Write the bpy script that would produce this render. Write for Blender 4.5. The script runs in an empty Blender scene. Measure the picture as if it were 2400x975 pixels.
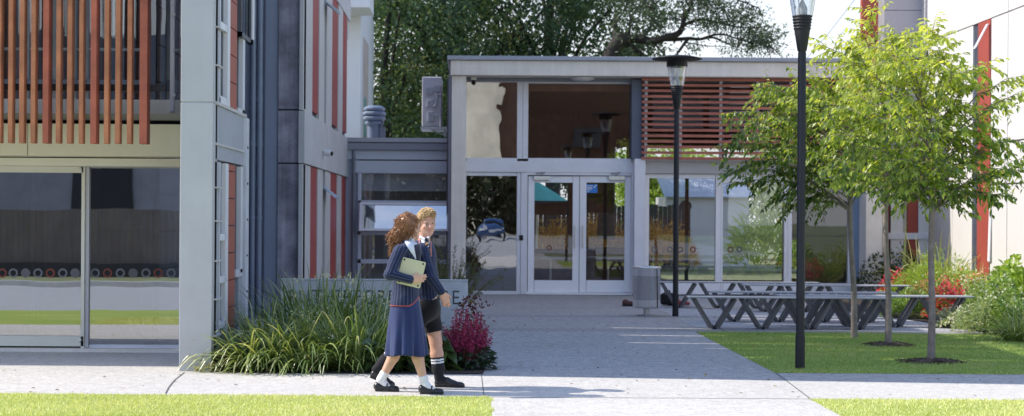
import bpy, math, random
import numpy as np
from mathutils import Vector, Matrix, noise as mnoise

random.seed(7)
RNG = np.random.default_rng(11)
SCN = bpy.context.scene
COL = SCN.collection
PI = math.pi
CAMH = 1.6
FPX = 3600.0          # focal length in photo pixels (photo 2400 wide)
VPX, VPY = 1110.0, 510.0
TH = 0.0065           # camera roll


def W(px, py, Y):
    """world point seen at photo pixel (px,py) on the plane y=Y"""
    dx, dy = px - VPX, py - VPY
    x = dx + TH * dy
    y = dy - TH * dx
    s = FPX / Y
    return Vector((x / s, Y, CAMH - y / s))


def R(x0, y0, x1, y1, Y):
    ym, xm = (y0 + y1) / 2, (x0 + x1) / 2
    return (W(x0, ym, Y).x, W(x1, ym, Y).x, W(xm, y1, Y).z, W(xm, y0, Y).z)


# ---------------------------------------------------------------- mesh builder
class MB:
    def __init__(self):
        self.v = []
        self.f = []
        self.smooth = []

    def add(self, verts, faces, smooth=False):
        n = len(self.v)
        self.v.extend([tuple(p) for p in verts])
        self.f.extend([tuple(i + n for i in f) for f in faces])
        self.smooth.extend([smooth] * len(faces))
        return self

    def box(self, x0, x1, y0, y1, z0, z1):
        if x0 > x1: x0, x1 = x1, x0
        if y0 > y1: y0, y1 = y1, y0
        if z0 > z1: z0, z1 = z1, z0
        v = [(x0, y0, z0), (x1, y0, z0), (x1, y1, z0), (x0, y1, z0), (x0, y0, z1), (x1, y0, z1), (x1, y1, z1), (x0, y1, z1)]
        f = [(0, 3, 2, 1), (4, 5, 6, 7), (0, 1, 5, 4), (1, 2, 6, 5), (2, 3, 7, 6), (3, 0, 4, 7)]
        return self.add(v, f)

    def pbox(self, px0, py0, px1, py1, Yf, Yb):
        x0, x1, z0, z1 = R(px0, py0, px1, py1, Yf)
        return self.box(x0, x1, Yf, Yb, max(z0, 0), z1)

    def obox(self, c, half, rot):
        """oriented box: centre, half sizes, 3x3 rotation"""
        v = []
        for sz in (-1, 1):
            for sx, sy in ((-1, -1), (1, -1), (1, 1), (-1, 1)):
                v.append(Vector(c) + rot @ Vector((sx * half[0], sy * half[1], sz * half[2])))
        f = [(0, 3, 2, 1), (4, 5, 6, 7), (0, 1, 5, 4), (1, 2, 6, 5), (2, 3, 7, 6), (3, 0, 4, 7)]
        return self.add(v, f)

    def bar(self, a, b, w, d, up=(0, 1, 0)):
        """rectangular bar from a to b; w = width across, d = depth along 'up'"""
        a, b = Vector(a), Vector(b)
        t = (b - a).normalized()
        u = Vector(up)
        u = (u - t * u.dot(t)).normalized()
        s = t.cross(u).normalized()
        rot = Matrix((s, u, t)).transposed()
        return self.obox((a + b) / 2, (w / 2, d / 2, (b - a).length / 2), rot)

    def quad(self, a, b, c, d):
        return self.add([a, b, c, d], [(0, 1, 2, 3)])

    def tube(self, pts, rads, n=8, cap=True):
        pts = [Vector(p) for p in pts]
        if not hasattr(rads, '__len__'):
            rads = [rads] * len(pts)
        verts, faces = [], []
        prev = None
        for i, p in enumerate(pts):
            if i == 0: t = pts[1] - p
            elif i == len(pts) - 1: t = p - pts[i - 1]
            else: t = pts[i + 1] - pts[i - 1]
            t.normalize()
            if prev is None:
                u = Vector((0, 0, 1)) if abs(t.z) < .9 else Vector((1, 0, 0))
            else:
                u = prev
            u = (u - t * u.dot(t)).normalized()
            prev = u
            w = t.cross(u)
            for k in range(n):
                a = 2 * PI * k / n
                verts.append(p + (u * math.cos(a) + w * math.sin(a)) * rads[i])
        for i in range(len(pts) - 1):
            for k in range(n):
                a, b = i * n + k, i * n + (k + 1) % n
                faces.append((a, b, b + n, a + n))
        self.add(verts, faces, True)
        if cap:
            self.add(verts[:n], [tuple(range(n - 1, -1, -1))])
            self.add(verts[-n:], [tuple(range(n))])
        return self

    def lathe(self, prof, c=(0, 0, 0), n=24, cap=True):
        """prof: list of (r,z) bottom to top"""
        verts, faces = [], []
        for r, z in prof:
            for k in range(n):
                a = 2 * PI * k / n
                verts.append((c[0] + r * math.cos(a), c[1] + r * math.sin(a), c[2] + z))
        for i in range(len(prof) - 1):
            for k in range(n):
                a, b = i * n + k, i * n + (k + 1) % n
                faces.append((a, b, b + n, a + n))
        self.add(verts, faces, True)
        if cap:
            self.add(verts[:n], [tuple(range(n - 1, -1, -1))])
            self.add(verts[-n:], [tuple(range(n))])
        return self

    def ring(self, c, ro, ri, n=24, axis='y', t=.004):
        """flat ring (annulus) slab facing the axis"""
        verts, faces = [], []
        for yy in (-t / 2, t / 2):
            for r in (ro, ri):
                for k in range(n):
                    a = 2 * PI * k / n
                    if axis == 'y': verts.append((c[0] + r * math.cos(a), c[1] + yy, c[2] + r * math.sin(a)))
                    else: verts.append((c[0] + r * math.cos(a), c[1] + r * math.sin(a), c[2] + yy))
        for k in range(n):
            k2 = (k + 1) % n
            faces += [(k, k2, n + k2, n + k), (2 * n + k, 3 * n + k, 3 * n + k2, 2 * n + k2), (k, 2 * n + k, 2 * n + k2, k2), (n + k, n + k2, 3 * n + k2, 3 * n + k)]
        return self.add(verts, faces)

    def prism(self, poly, y0, y1):
        """polygon in x,z extruded along y"""
        n = len(poly)
        v = [(p[0], y0, p[1]) for p in poly] + [(p[0], y1, p[1]) for p in poly]
        f = [tuple(range(n)), tuple(range(2 * n - 1, n - 1, -1))]
        for i in range(n):
            j = (i + 1) % n
            f.append((i, i + n, j + n, j))
        return self.add(v, f)

    def sheet(self, poly, z, thick=0.0):
        """flat polygon in x,y at height z"""
        n = len(poly)
        if thick <= 0:
            return self.add([(p[0], p[1], z) for p in poly], [tuple(range(n))])
        v = [(p[0], p[1], z - thick) for p in poly] + [(p[0], p[1], z) for p in poly]
        f = [tuple(range(n - 1, -1, -1)), tuple(range(n, 2 * n))]
        for i in range(n):
            j = (i + 1) % n
            f.append((i, j, j + n, i + n))
        return self.add(v, f)


def wloc(o):
    v = Vector((0, 0, 0))
    while o is not None:
        v += o.location
        o = o.parent
    return v


def mesh_obj(name, verts, faces, mat, parent=None, smooth=None, attrs=None, bevel=0, world=True, kind=None):
    off = wloc(parent) if (parent is not None and world) else Vector((0, 0, 0))
    me = bpy.data.meshes.new(name)
    va = np.asarray(verts, dtype=np.float32).reshape(-1, 3) - np.array(off, dtype=np.float32)
    if isinstance(faces, np.ndarray):
        nf, k = faces.shape
        me.vertices.add(len(va)); me.vertices.foreach_set('co', va.ravel())
        me.loops.add(nf * k); me.loops.foreach_set('vertex_index', faces.astype(np.int32).ravel())
        me.polygons.add(nf)
        me.polygons.foreach_set('loop_start', np.arange(0, nf * k, k, dtype=np.int32))
        me.update(calc_edges=True)
    else:
        me.from_pydata([tuple(p) for p in va.tolist()], [], faces)
    n = len(me.polygons)
    if smooth is True:
        me.polygons.foreach_set('use_smooth', np.ones(n, dtype=bool))
    elif smooth is not None and smooth is not False:
        me.polygons.foreach_set('use_smooth', np.asarray(smooth, dtype=bool))
    else:
        me.polygons.foreach_set('use_smooth', np.zeros(n, dtype=bool))
    for an, vals in (attrs or {}).items():
        a = me.attributes.new(an, 'FLOAT', 'POINT')
        a.data.foreach_set('value', np.asarray(vals, dtype=np.float32))
    me.materials.append(mat)
    o = bpy.data.objects.new(name, me)
    COL.objects.link(o)
    if parent is not None:
        o.parent = parent
    if bevel:
        m = o.modifiers.new('bevel', 'BEVEL'); m.width = bevel; m.segments = 2; m.limit_method = 'ANGLE'; m.angle_limit = .7
        m.harden_normals = False
    if kind:
        o['kind'] = kind
    return o


def part(name, mb, mat, parent=None, bevel=0, label=None, kind=None, world=True):
    o = mesh_obj(name, mb.v, mb.f, mat, parent, mb.smooth, bevel=bevel, kind=kind, world=world)
    if label: o['label'] = label
    return o


def thing(name, label, cat, loc=(0, 0, 0), group=None):
    o = bpy.data.objects.new(name, None)
    COL.objects.link(o)
    o.location = loc
    o.empty_display_size = .1
    o['label'] = label; o['category'] = cat
    if group: o['group'] = group
    return o


def tag(o, label, cat, group=None):
    o['label'] = label; o['category'] = cat
    if group: o['group'] = group
    return o


def copy_tree(o, parent=None):
    c = o.copy(); COL.objects.link(c)
    if parent is not None: c.parent = parent
    for ch in list(o.children):
        copy_tree(ch, c)
    return c


def struct(name, mb, mat):
    return part(name, mb, mat, kind='structure')


# ---------------------------------------------------------------- materials
def _new(name):
    m = bpy.data.materials.new(name); m.use_nodes = True
    nt = m.node_tree; nt.nodes.clear()
    out = nt.nodes.new('ShaderNodeOutputMaterial')
    return m, nt, out


def N(nt, t, **kw):
    n = nt.nodes.new(t)
    for k, v in kw.items():
        setattr(n, k, v)
    return n


def L(nt, a, b): nt.links.new(a, b)


def mathn(nt, op, a, b=None, c=None):
    n = N(nt, 'ShaderNodeMath', operation=op)
    for i, x in enumerate((a, b, c)):
        if x is None: continue
        if isinstance(x, (int, float)): n.inputs[i].default_value = x
        else: L(nt, x, n.inputs[i])
    return n.outputs[0]


def mixc(nt, f, a, b, blend='MIX'):
    n = N(nt, 'ShaderNodeMix', data_type='RGBA', blend_type=blend)
    for s, x in ((n.inputs[0], f), (n.inputs[6], a), (n.inputs[7], b)):
        if isinstance(x, (int, float)): s.default_value = x
        elif isinstance(x, (tuple, list)): s.default_value = (*x[:3], 1)
        else: L(nt, x, s)
    return n.outputs[2]


def noise_tex(nt, scale, detail=4, rough=.55, vec=None, stretch=None):
    tc = N(nt, 'ShaderNodeNewGeometry')
    v = tc.outputs['Position'] if vec is None else vec
    if stretch:
        mp = N(nt, 'ShaderNodeMapping'); mp.inputs['Scale'].default_value = stretch
        L(nt, v, mp.inputs['Vector']); v = mp.outputs[0]
    n = N(nt, 'ShaderNodeTexNoise'); n.inputs['Scale'].default_value = scale
    n.inputs['Detail'].default_value = detail; n.inputs['Roughness'].default_value = rough
    L(nt, v, n.inputs['Vector'])
    return n.outputs['Fac']


def ramp(nt, f, stops):
    n = N(nt, 'ShaderNodeValToRGB')
    el = n.color_ramp.elements
    while len(el) > 1: el.remove(el[-1])
    el[0].position, el[0].color = stops[0][0], (*stops[0][1], 1)
    for p, c in stops[1:]:
        e = el.new(p); e.color = (*c, 1)
    L(nt, f, n.inputs[0])
    return n.outputs[0]


def mat(name, col, rough=.6, var=.12, scale=2.5, fine=60, fvar=.06, bump=.0, metal=0, spec=.4, streak=0.0, coat=0, dirt=0.0):
    """painted / mineral / metal surface with broad and fine mottling, optional vertical streaks and ground dirt"""
    m, nt, out = _new(name)
    b = N(nt, 'ShaderNodeBsdfPrincipled')
    n1 = noise_tex(nt, scale, 5, .6)
    n2 = noise_tex(nt, fine, 3, .6)
    dark = tuple(c * (1 - var) for c in col); lite = tuple(min(1, c * (1 + var)) for c in col)
    c = ramp(nt, n1, [(.3, dark), (.7, lite)])
    f2 = mathn(nt, 'MULTIPLY_ADD', n2, 2 * fvar, 1 - fvar)
    c = mixc(nt, 1.0, c, f2, 'MULTIPLY')
    if streak:
        n3 = noise_tex(nt, 3.0, 4, .6, stretch=(4, 4, .25))
        s = mathn(nt, 'MULTIPLY_ADD', n3, 2 * streak, 1 - streak)
        c = mixc(nt, 1.0, c, s, 'MULTIPLY')
    if dirt:
        g = N(nt, 'ShaderNodeNewGeometry'); sp = N(nt, 'ShaderNodeSeparateXYZ'); L(nt, g.outputs['Position'], sp.inputs[0])
        d = N(nt, 'ShaderNodeMapRange'); d.inputs[1].default_value = 0; d.inputs[2].default_value = .5
        d.inputs[3].default_value = 1 - dirt; d.inputs[4].default_value = 1
        L(nt, sp.outputs[2], d.inputs[0])
        c = mixc(nt, 1.0, c, d.outputs[0], 'MULTIPLY')
    L(nt, c, b.inputs['Base Color'])
    b.inputs['Roughness'].default_value = rough
    rr = mathn(nt, 'MULTIPLY_ADD', n1, .25, rough - .12)
    L(nt, rr, b.inputs['Roughness'])
    b.inputs['Metallic'].default_value = metal
    b.inputs['Specular IOR Level'].default_value = spec
    if coat: b.inputs['Coat Weight'].default_value = coat
    if bump:
        bp = N(nt, 'ShaderNodeBump'); bp.inputs['Strength'].default_value = bump; bp.inputs['Distance'].default_value = .01
        L(nt, n2, bp.inputs['Height']); L(nt, bp.outputs[0], b.inputs['Normal'])
    L(nt, b.outputs[0], out.inputs[0])
    return m


def glass_mat(name, tint=(.5, .52, .55), refl=.3, wav=.012, wscale=1.3, rough=0.0, graz=1.0):
    """architectural glazing: tinted see-through mixed with a mirror, slightly wavy"""
    m, nt, out = _new(name)
    tr = N(nt, 'ShaderNodeBsdfTransparent'); tr.inputs[0].default_value = (*tint, 1)
    gl = N(nt, 'ShaderNodeBsdfGlossy'); gl.inputs['Roughness'].default_value = rough
    gl.inputs[0].default_value = (.93, .95, .97, 1)
    n = noise_tex(nt, wscale, 2, .5)
    bp = N(nt, 'ShaderNodeBump'); bp.inputs['Strength'].default_value = 1; bp.inputs['Distance'].default_value = wav
    L(nt, n, bp.inputs['Height']); L(nt, bp.outputs[0], gl.inputs['Normal'])
    lw = N(nt, 'ShaderNodeLayerWeight'); lw.inputs[0].default_value = .35
    f = mathn(nt, 'MULTIPLY_ADD', lw.outputs['Facing'], (1 - refl) * graz, refl)
    mx = N(nt, 'ShaderNodeMixShader')
    L(nt, f, mx.inputs[0]); L(nt, tr.outputs[0], mx.inputs[1]); L(nt, gl.outputs[0], mx.inputs[2])
    L(nt, mx.outputs[0], out.inputs[0])
    return m


def leaf_mat(name, stops, trans=.4, gloss=.06, rough=.45):
    """per-leaf colour from the 'v' attribute, diffuse + translucent + a little gloss"""
    m, nt, out = _new(name)
    a = N(nt, 'ShaderNodeAttribute', attribute_name='v')
    c = ramp(nt, a.outputs['Fac'], stops)
    d = N(nt, 'ShaderNodeBsdfDiffuse'); L(nt, c, d.inputs[0])
    t = N(nt, 'ShaderNodeBsdfTranslucent')
    ct = mixc(nt, 1.0, c, (1.25, 1.2, .55), 'MULTIPLY'); L(nt, ct, t.inputs[0])
    mx = N(nt, 'ShaderNodeMixShader'); mx.inputs[0].default_value = trans
    L(nt, d.outputs[0], mx.inputs[1]); L(nt, t.outputs[0], mx.inputs[2])
    g = N(nt, 'ShaderNodeBsdfGlossy'); g.inputs['Roughness'].default_value = rough
    mg = N(nt, 'ShaderNodeMixShader'); mg.inputs[0].default_value = gloss
    L(nt, mx.outputs[0], mg.inputs[1]); L(nt, g.outputs[0], mg.inputs[2])
    L(nt, mg.outputs[0], out.inputs[0])
    return m


# ---------------------------------------------------------------- foliage arrays
def nrm(a):
    return a / np.maximum(np.linalg.norm(a, axis=-1, keepdims=True), 1e-9)


class Leaves:
    """collects many small leaf faces (each a folded rhombus of 2 tris -> 1 quad) plus ribbons"""
    def __init__(self):
        self.V, self.F, self.A = [], [], []
        self.n = 0

    def rhomb(self, pos, d, nor, ln, wd, val):
        """pos (n,3) base points, d direction, nor leaf normal, ln length, wd width, val colour value"""
        d = nrm(d); s = nrm(np.cross(d, nor)); up = nrm(np.cross(s, d))
        ln = np.broadcast_to(np.asarray(ln, float).reshape(-1, 1), (len(pos), 1)); wd = np.broadcast_to(np.asarray(wd, float).reshape(-1, 1), (len(pos), 1))
        p0 = pos
        p1 = pos + d * ln * .42 + s * wd * .5 + up * wd * .12
        p2 = pos + d * ln - up * ln * .10
        p3 = pos + d * ln * .42 - s * wd * .5 + up * wd * .12
        v = np.stack([p0, p1, p2, p3], 1).reshape(-1, 3)
        f = (np.arange(len(pos)) * 4)[:, None] + np.array([[0, 1, 2, 3]])
        self.V.append(v); self.F.append(f + self.n); self.n += len(v)
        self.A.append(np.repeat(np.asarray(val, float), 4))

    def ribbon(self, pts, widths, side, val):
        """one blade: pts (k,3), widths (k,), side (3,) or (k,3)"""
        pts = np.asarray(pts); k = len(pts)
        side = np.broadcast_to(np.asarray(side), (k, 3))
        a = pts - side * widths[:, None] / 2; b = pts + side * widths[:, None] / 2
        v = np.stack([a, b], 1).reshape(-1, 3)
        i = np.arange(k - 1) * 2
        f = np.stack([i, i + 1, i + 3, i + 2], 1)
        self.V.append(v); self.F.append(f + self.n); self.n += len(v)
        val = np.asarray(val, float)
        self.A.append(np.repeat(val, 2) if val.ndim else np.full(2 * k, float(val)))

    def build(self, name, mat_, parent=None, kind=None, smooth=False):
        return mesh_obj(name, np.concatenate(self.V), np.concatenate(self.F), mat_, parent, smooth, attrs={'v': np.concatenate(self.A)}, kind=kind)


def rdir(n):
    return nrm(RNG.normal(size=(n, 3)))


# ---------------------------------------------------------------- signed-distance bodies
class SDF:
    def __init__(self, k=.02):
        self.p = []; self.k = k

    def cone(self, a, b, ra, rb, k=None, sy=1.0, neg=False, u=None):
        self.p.append(('cone', np.array(a, float), np.array(b, float), ra, rb, self.k if k is None else k, sy, neg, u)); return self

    def ell(self, c, r, rot=None, k=None, neg=False):
        self.p.append(('ell', np.array(c, float), np.array(r, float), None if rot is None else np.array(rot, float), 0, self.k if k is None else k, 1.0, neg, None)); return self

    def box(self, c, half, rot=None, rad=.01, k=None, neg=False):
        self.p.append(('box', np.array(c, float), np.array(half, float), None if rot is None else np.array(rot, float), rad, self.k if k is None else k, 1.0, neg, None)); return self

    def bounds(self, i):
        q = self.p[i]
        if q[0] == 'cone':
            r = max(q[3], q[4]); rr = np.array([r, r * q[6], r])
            return np.minimum(q[1], q[2]) - rr, np.maximum(q[1], q[2]) + rr
        m = np.linalg.norm(q[2]) if q[3] is not None else q[2]
        return q[1] - m - q[4], q[1] + m + q[4]

    def dist(self, i, P):
        q = self.p[i]
        if q[0] == 'cone':
            a, b, sy = q[1].copy(), q[2].copy(), q[6]
            S = np.array([1, 1 / sy, 1]); P2 = P * S; a = a * S; b = b * S
            ab = b - a; l2 = max(ab @ ab, 1e-12)
            t = np.clip(((P2 - a) @ ab) / l2, 0, 1)
            d = np.linalg.norm(P2 - a - t[..., None] * ab, axis=-1) - (q[3] + (q[4] - q[3]) * t)
            return d
        p = P - q[1]
        if q[3] is not None: p = p @ q[3]
        if q[0] == 'ell':
            r = q[2]
            k0 = np.linalg.norm(p / r, axis=-1); k1 = np.linalg.norm(p / (r * r), axis=-1)
            return k0 * (k0 - 1) / np.maximum(k1, 1e-9)
        h = q[2] - q[4]
        e = np.abs(p) - h
        return np.linalg.norm(np.maximum(e, 0), axis=-1) + np.minimum(e.max(-1), 0) - q[4]

    def field(self, h, pad=.03, clip=None, wob=0.0, wsc=8.0):
        pos = [i for i in range(len(self.p)) if not self.p[i][7]]
        lo = np.min([self.bounds(i)[0] for i in pos], 0) - pad; hi = np.max([self.bounds(i)[1] for i in pos], 0) + pad
        n = np.ceil((hi - lo) / h).astype(int) + 1
        F = np.full(n, .1, dtype=np.float32)
        ax = [lo[d] + h * np.arange(n[d]) for d in range(3)]
        for i in range(len(self.p)):
            bl, bh = self.bounds(i)
            k = self.p[i][5]
            i0 = np.clip(np.floor((bl - pad - 2 * k - lo) / h).astype(int), 0, n - 1); i1 = np.clip(np.ceil((bh + pad + 2 * k - lo) / h).astype(int) + 1, 1, n)
            if np.any(i1 <= i0): continue
            sl = tuple(slice(i0[d], i1[d]) for d in range(3))
            P = np.stack(np.meshgrid(*[ax[d][sl[d]] for d in range(3)], indexing='ij'), -1)
            d = self.dist(i, P)
            A = F[sl]
            if self.p[i][7]:
                F[sl] = -smin(-A, d, k)
            else:
                F[sl] = smin(A, d, k)
        if wob or clip is not None:
            P = np.stack(np.meshgrid(*ax, indexing='ij'), -1)
            if wob:
                F += (wob * np.sin(P[..., 0] * wsc * 3.1 + 2 * np.sin(P[..., 2] * wsc * 1.3)) * np.sin(P[..., 2] * wsc * 2.3 + P[..., 1] * wsc * 2 + 1.7 * np.sin(P[..., 0] * wsc))).astype(np.float32)
            if clip is not None:
                F = np.maximum(F, clip(P).astype(np.float32))
        return F, lo

    def mesh(self, h=.008, **kw):
        F, lo = self.field(h, **kw)
        return surface_nets(F, lo, h)

    def ucoord(self, V, axis_front=(0, -1, 0)):
        """stripe coordinate per vertex: metres around the nearest cone's axis"""
        pos = [i for i in range(len(self.p)) if not self.p[i][7] and self.p[i][0] == 'cone' and self.p[i][8] is not None]
        D = np.stack([self.dist(i, V) for i in pos], 0)
        near = D.argmin(0)
        u = np.zeros(len(V))
        for j, i in enumerate(pos):
            m = near == j
            if not m.any(): continue
            q = self.p[i]
            t = q[2] - q[1]; t = t / np.linalg.norm(t)
            f = np.array(axis_front, float); f = f - t * (f @ t); f /= np.linalg.norm(f)
            s = np.cross(t, f)
            r = V[m] - q[1]
            u[m] = np.arctan2(r @ s, r @ f) * q[8]
        return u


def smin(a, b, k):
    if k <= 0: return np.minimum(a, b)
    h = np.maximum(k - np.abs(a - b), 0) / k
    return np.minimum(a, b) - h * h * k * .25


def surface_nets(F, lo, h):
    s = F < 0
    c = [s[:-1, :-1, :-1], s[1:, :-1, :-1], s[:-1, 1:, :-1], s[1:, 1:, :-1], s[:-1, :-1, 1:], s[1:, :-1, 1:], s[:-1, 1:, 1:], s[1:, 1:, 1:]]
    cnt = sum(x.astype(np.int8) for x in c)
    act = (cnt > 0) & (cnt < 8)
    idx = np.argwhere(act)
    vid = np.full(act.shape, -1, dtype=np.int64); vid[act] = np.arange(len(idx))
    co = np.array([[0, 0, 0], [1, 0, 0], [0, 1, 0], [1, 1, 0], [0, 0, 1], [1, 0, 1], [0, 1, 1], [1, 1, 1]])
    vals = np.stack([F[tuple((idx + o).T)] for o in co], 1)
    acc = np.zeros((len(idx), 3)); num = np.zeros(len(idx))
    for a, b in ((0, 1), (2, 3), (4, 5), (6, 7), (0, 2), (1, 3), (4, 6), (5, 7), (0, 4), (1, 5), (2, 6), (3, 7)):
        va, vb = vals[:, a], vals[:, b]
        m = (va < 0) != (vb < 0)
        t = np.where(m, va / np.where(m, va - vb, 1), 0)
        p = co[a] + t[:, None] * (co[b] - co[a])
        acc[m] += p[m]; num[m] += 1
    V = (idx + acc / num[:, None]) * h + lo
    faces = []
    for ax in range(3):
        sl0 = [slice(None)] * 3; sl1 = [slice(None)] * 3
        sl0[ax] = slice(None, -1); sl1[ax] = slice(1, None)
        A, B = s[tuple(sl0)], s[tuple(sl1)]
        e = np.argwhere(A != B)
        u, w = (ax + 1) % 3, (ax + 2) % 3
        ok = (e[:, u] > 0) & (e[:, w] > 0) & (e[:, u] < F.shape[u] - 1) & (e[:, w] < F.shape[w] - 1)
        e = e[ok]
        du = np.zeros(3, int); du[u] = 1; dw = np.zeros(3, int); dw[w] = 1
        q = np.stack([vid[tuple((e - du - dw).T)], vid[tuple((e - dw).T)], vid[tuple(e.T)], vid[tuple((e - du).T)]], 1)
        flip = ~A[tuple(e.T)]
        q[flip] = q[flip][:, ::-1]
        faces.append(q)
    return V, np.concatenate(faces)
# ================================================================ materials
def ground_mat(name, col, spk=.22, big=.1, scale=190, rough=.85, bump=.15):
    """exposed aggregate: fine two-scale speckle plus broad wear"""
    m, nt, out = _new(name)
    b = N(nt, 'ShaderNodeBsdfPrincipled'); b.inputs['Roughness'].default_value = rough; b.inputs['Specular IOR Level'].default_value = .25
    n1 = noise_tex(nt, .45, 5, .6); n2 = noise_tex(nt, scale, 2, .7); n3 = noise_tex(nt, scale * .23, 3, .7); n4 = noise_tex(nt, 1.2, 6, .7, stretch=(.25, 2.2, 1))
    f = mathn(nt, 'MULTIPLY_ADD', n1, 2 * big, 1 - big)
    g = mathn(nt, 'MULTIPLY_ADD', n2, 2 * spk, 1 - spk)
    g2 = mathn(nt, 'MULTIPLY_ADD', n3, 1.4 * spk, 1 - .7 * spk)
    g3 = mathn(nt, 'MULTIPLY_ADD', n4, big * 1.4, 1 - .7 * big)
    c = mixc(nt, 1, col, f, 'MULTIPLY'); c = mixc(nt, 1, c, g, 'MULTIPLY'); c = mixc(nt, 1, c, g2, 'MULTIPLY'); c = mixc(nt, 1, c, g3, 'MULTIPLY')
    L(nt, c, b.inputs['Base Color'])
    bp = N(nt, 'ShaderNodeBump'); bp.inputs['Strength'].default_value = bump; bp.inputs['Distance'].default_value = .006
    L(nt, n2, bp.inputs['Height']); L(nt, bp.outputs[0], b.inputs['Normal'])
    L(nt, b.outputs[0], out.inputs[0])
    return m


def paver_mat(name, col):
    m, nt, out = _new(name)
    b = N(nt, 'ShaderNodeBsdfPrincipled'); b.inputs['Roughness'].default_value = .85; b.inputs['Specular IOR Level'].default_value = .25
    g = N(nt, 'ShaderNodeNewGeometry')
    mp = N(nt, 'ShaderNodeMapping'); mp.inputs['Rotation'].default_value = (0, 0, .0)
    L(nt, g.outputs['Position'], mp.inputs[0])
    br = N(nt, 'ShaderNodeTexBrick'); br.inputs['Scale'].default_value = 1
    br.inputs['Brick Width'].default_value = .2; br.inputs['Row Height'].default_value = .1; br.inputs['Mortar Size'].default_value = .007
    br.inputs['Color1'].default_value = (*[c * .9 for c in col], 1); br.inputs['Color2'].default_value = (*[c * 1.1 for c in col], 1)
    br.inputs['Mortar'].default_value = (*[c * .35 for c in col], 1)
    L(nt, mp.outputs[0], br.inputs['Vector'])
    n2 = noise_tex(nt, 160, 2, .7); f = mathn(nt, 'MULTIPLY_ADD', n2, .4, .8)
    n1 = noise_tex(nt, .6, 5, .6); f1 = mathn(nt, 'MULTIPLY_ADD', n1, .3, .85)
    c = mixc(nt, 1, br.outputs[0], f, 'MULTIPLY'); c = mixc(nt, 1, c, f1, 'MULTIPLY')
    L(nt, c, b.inputs['Base Color']); L(nt, b.outputs[0], out.inputs[0])
    return m


def soldier_mat(name, col, dark, period):
    """row of paving bricks laid on edge with dark slanting joints"""
    m, nt, out = _new(name)
    b = N(nt, 'ShaderNodeBsdfPrincipled'); b.inputs['Roughness'].default_value = .85
    g = N(nt, 'ShaderNodeNewGeometry'); sp = N(nt, 'ShaderNodeSeparateXYZ'); L(nt, g.outputs['Position'], sp.inputs[0])
    u = mathn(nt, 'DIVIDE', mathn(nt, 'ADD', sp.outputs[0], mathn(nt, 'MULTIPLY', sp.outputs[1], .35)), period)
    fr = mathn(nt, 'FRACT', u)
    j = mathn(nt, 'LESS_THAN', fr, .2)
    n2 = noise_tex(nt, 120, 2, .7); f = mathn(nt, 'MULTIPLY_ADD', n2, .4, .8)
    c = mixc(nt, j, col, dark); c = mixc(nt, 1, c, f, 'MULTIPLY')
    L(nt, c, b.inputs['Base Color']); L(nt, b.outputs[0], out.inputs[0])
    return m


def lawn_mat(name, a, b_, c_):
    m, nt, out = _new(name)
    b = N(nt, 'ShaderNodeBsdfPrincipled'); b.inputs['Roughness'].default_value = .8; b.inputs['Specular IOR Level'].default_value = .15
    n1 = noise_tex(nt, .9, 6, .65, stretch=(.5, 1.6, 1)); n2 = noise_tex(nt, 70, 3, .7)
    c = ramp(nt, n1, [(.25, a), (.5, b_), (.75, c_)])
    f = mathn(nt, 'MULTIPLY_ADD', n2, .7, .65); c = mixc(nt, 1, c, f, 'MULTIPLY')
    L(nt, c, b.inputs['Base Color']); L(nt, b.outputs[0], out.inputs[0])
    return m


M_PATH = ground_mat('pale_aggregate', (.58, .547, .50), spk=.5, scale=42, big=.14)
M_PATH_SHADE = ground_mat('shade_toned_aggregate', (.385, .375, .37), spk=.85, scale=36, big=.16)  # darker copy of the path aggregate, shade put into the colour
M_PAVER = paver_mat('grey_pavers', (.46, .46, .47))
M_SOLD = soldier_mat('brick_on_edge', (.37, .35, .34), (.10, .098, .10), .115)
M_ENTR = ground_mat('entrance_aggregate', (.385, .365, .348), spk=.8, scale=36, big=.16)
M_SOIL = mat('soil', (.045, .035, .028), .95, .3, 4, 60, .4, bump=.6)
M_LAWN_D = lawn_mat('lawn_soil', (.26, .34, .06), (.34, .42, .09), (.44, .46, .14))
M_GROUND = mat('earth', (.22, .24, .12), .95, .2, .3)
M_ASPH = ground_mat('street_asphalt', (.42, .42, .42), spk=.15, scale=60)
M_KERB = mat('kerb_concrete', (.55, .54, .5), .85, .1)
M_JOINT = mat('joint_filler', (.12, .12, .12), .9)

M_PIER = mat('pier_paint', (.515, .52, .515), .65, .07, 1.5, 90, .03, streak=.04, bump=.05, dirt=.1)
M_CREAM = mat('cream_fascia', (.76, .71, .50), .5, .04, 1.2, 80, .02, streak=.04)
M_CREAMF = mat('cream_frame', (.78, .76, .64), .45, .04, 2, 80, .02)
M_OLIVE = mat('olive_ledge', (.36, .35, .28), .6, .1)
M_BATTEN = mat('oiled_cedar', (.47, .185, .085), .6, .28, 3.0, 40, .18, streak=.28, bump=.15)
M_BATTEN2 = mat('red_cedar', (.44, .125, .07), .6, .25, 3.0, 40, .15, streak=.25, bump=.15)
M_DARK = mat('dark_interior', (.035, .035, .04), .8)
M_NIGHT = mat('dim_room_wall', (.16, .15, .17), .8)
M_LILAC = mat('lilac_room_wall', (.34, .32, .40), .8)
M_CLAD = mat('grey_cladding', (.44, .46, .49), .55, .06, 1.4, 70, .03, streak=.08)
M_CLADL = mat('pale_panel', (.60, .58, .56), .6, .05, 1.4, 70, .03, streak=.1)
M_WHITEF = mat('white_frame', (.87, .87, .89), .4, .03)
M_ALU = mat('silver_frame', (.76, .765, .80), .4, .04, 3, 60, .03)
M_ALUD = mat('dark_grey_frame', (.24, .26, .31), .45, .05)  # dark grey for gutter, side wall, soffit band and base
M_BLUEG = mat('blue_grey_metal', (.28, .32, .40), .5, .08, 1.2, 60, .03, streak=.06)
M_BLUED = mat('dark_blue_metal', (.12, .14, .19), .5, .1)
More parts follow.
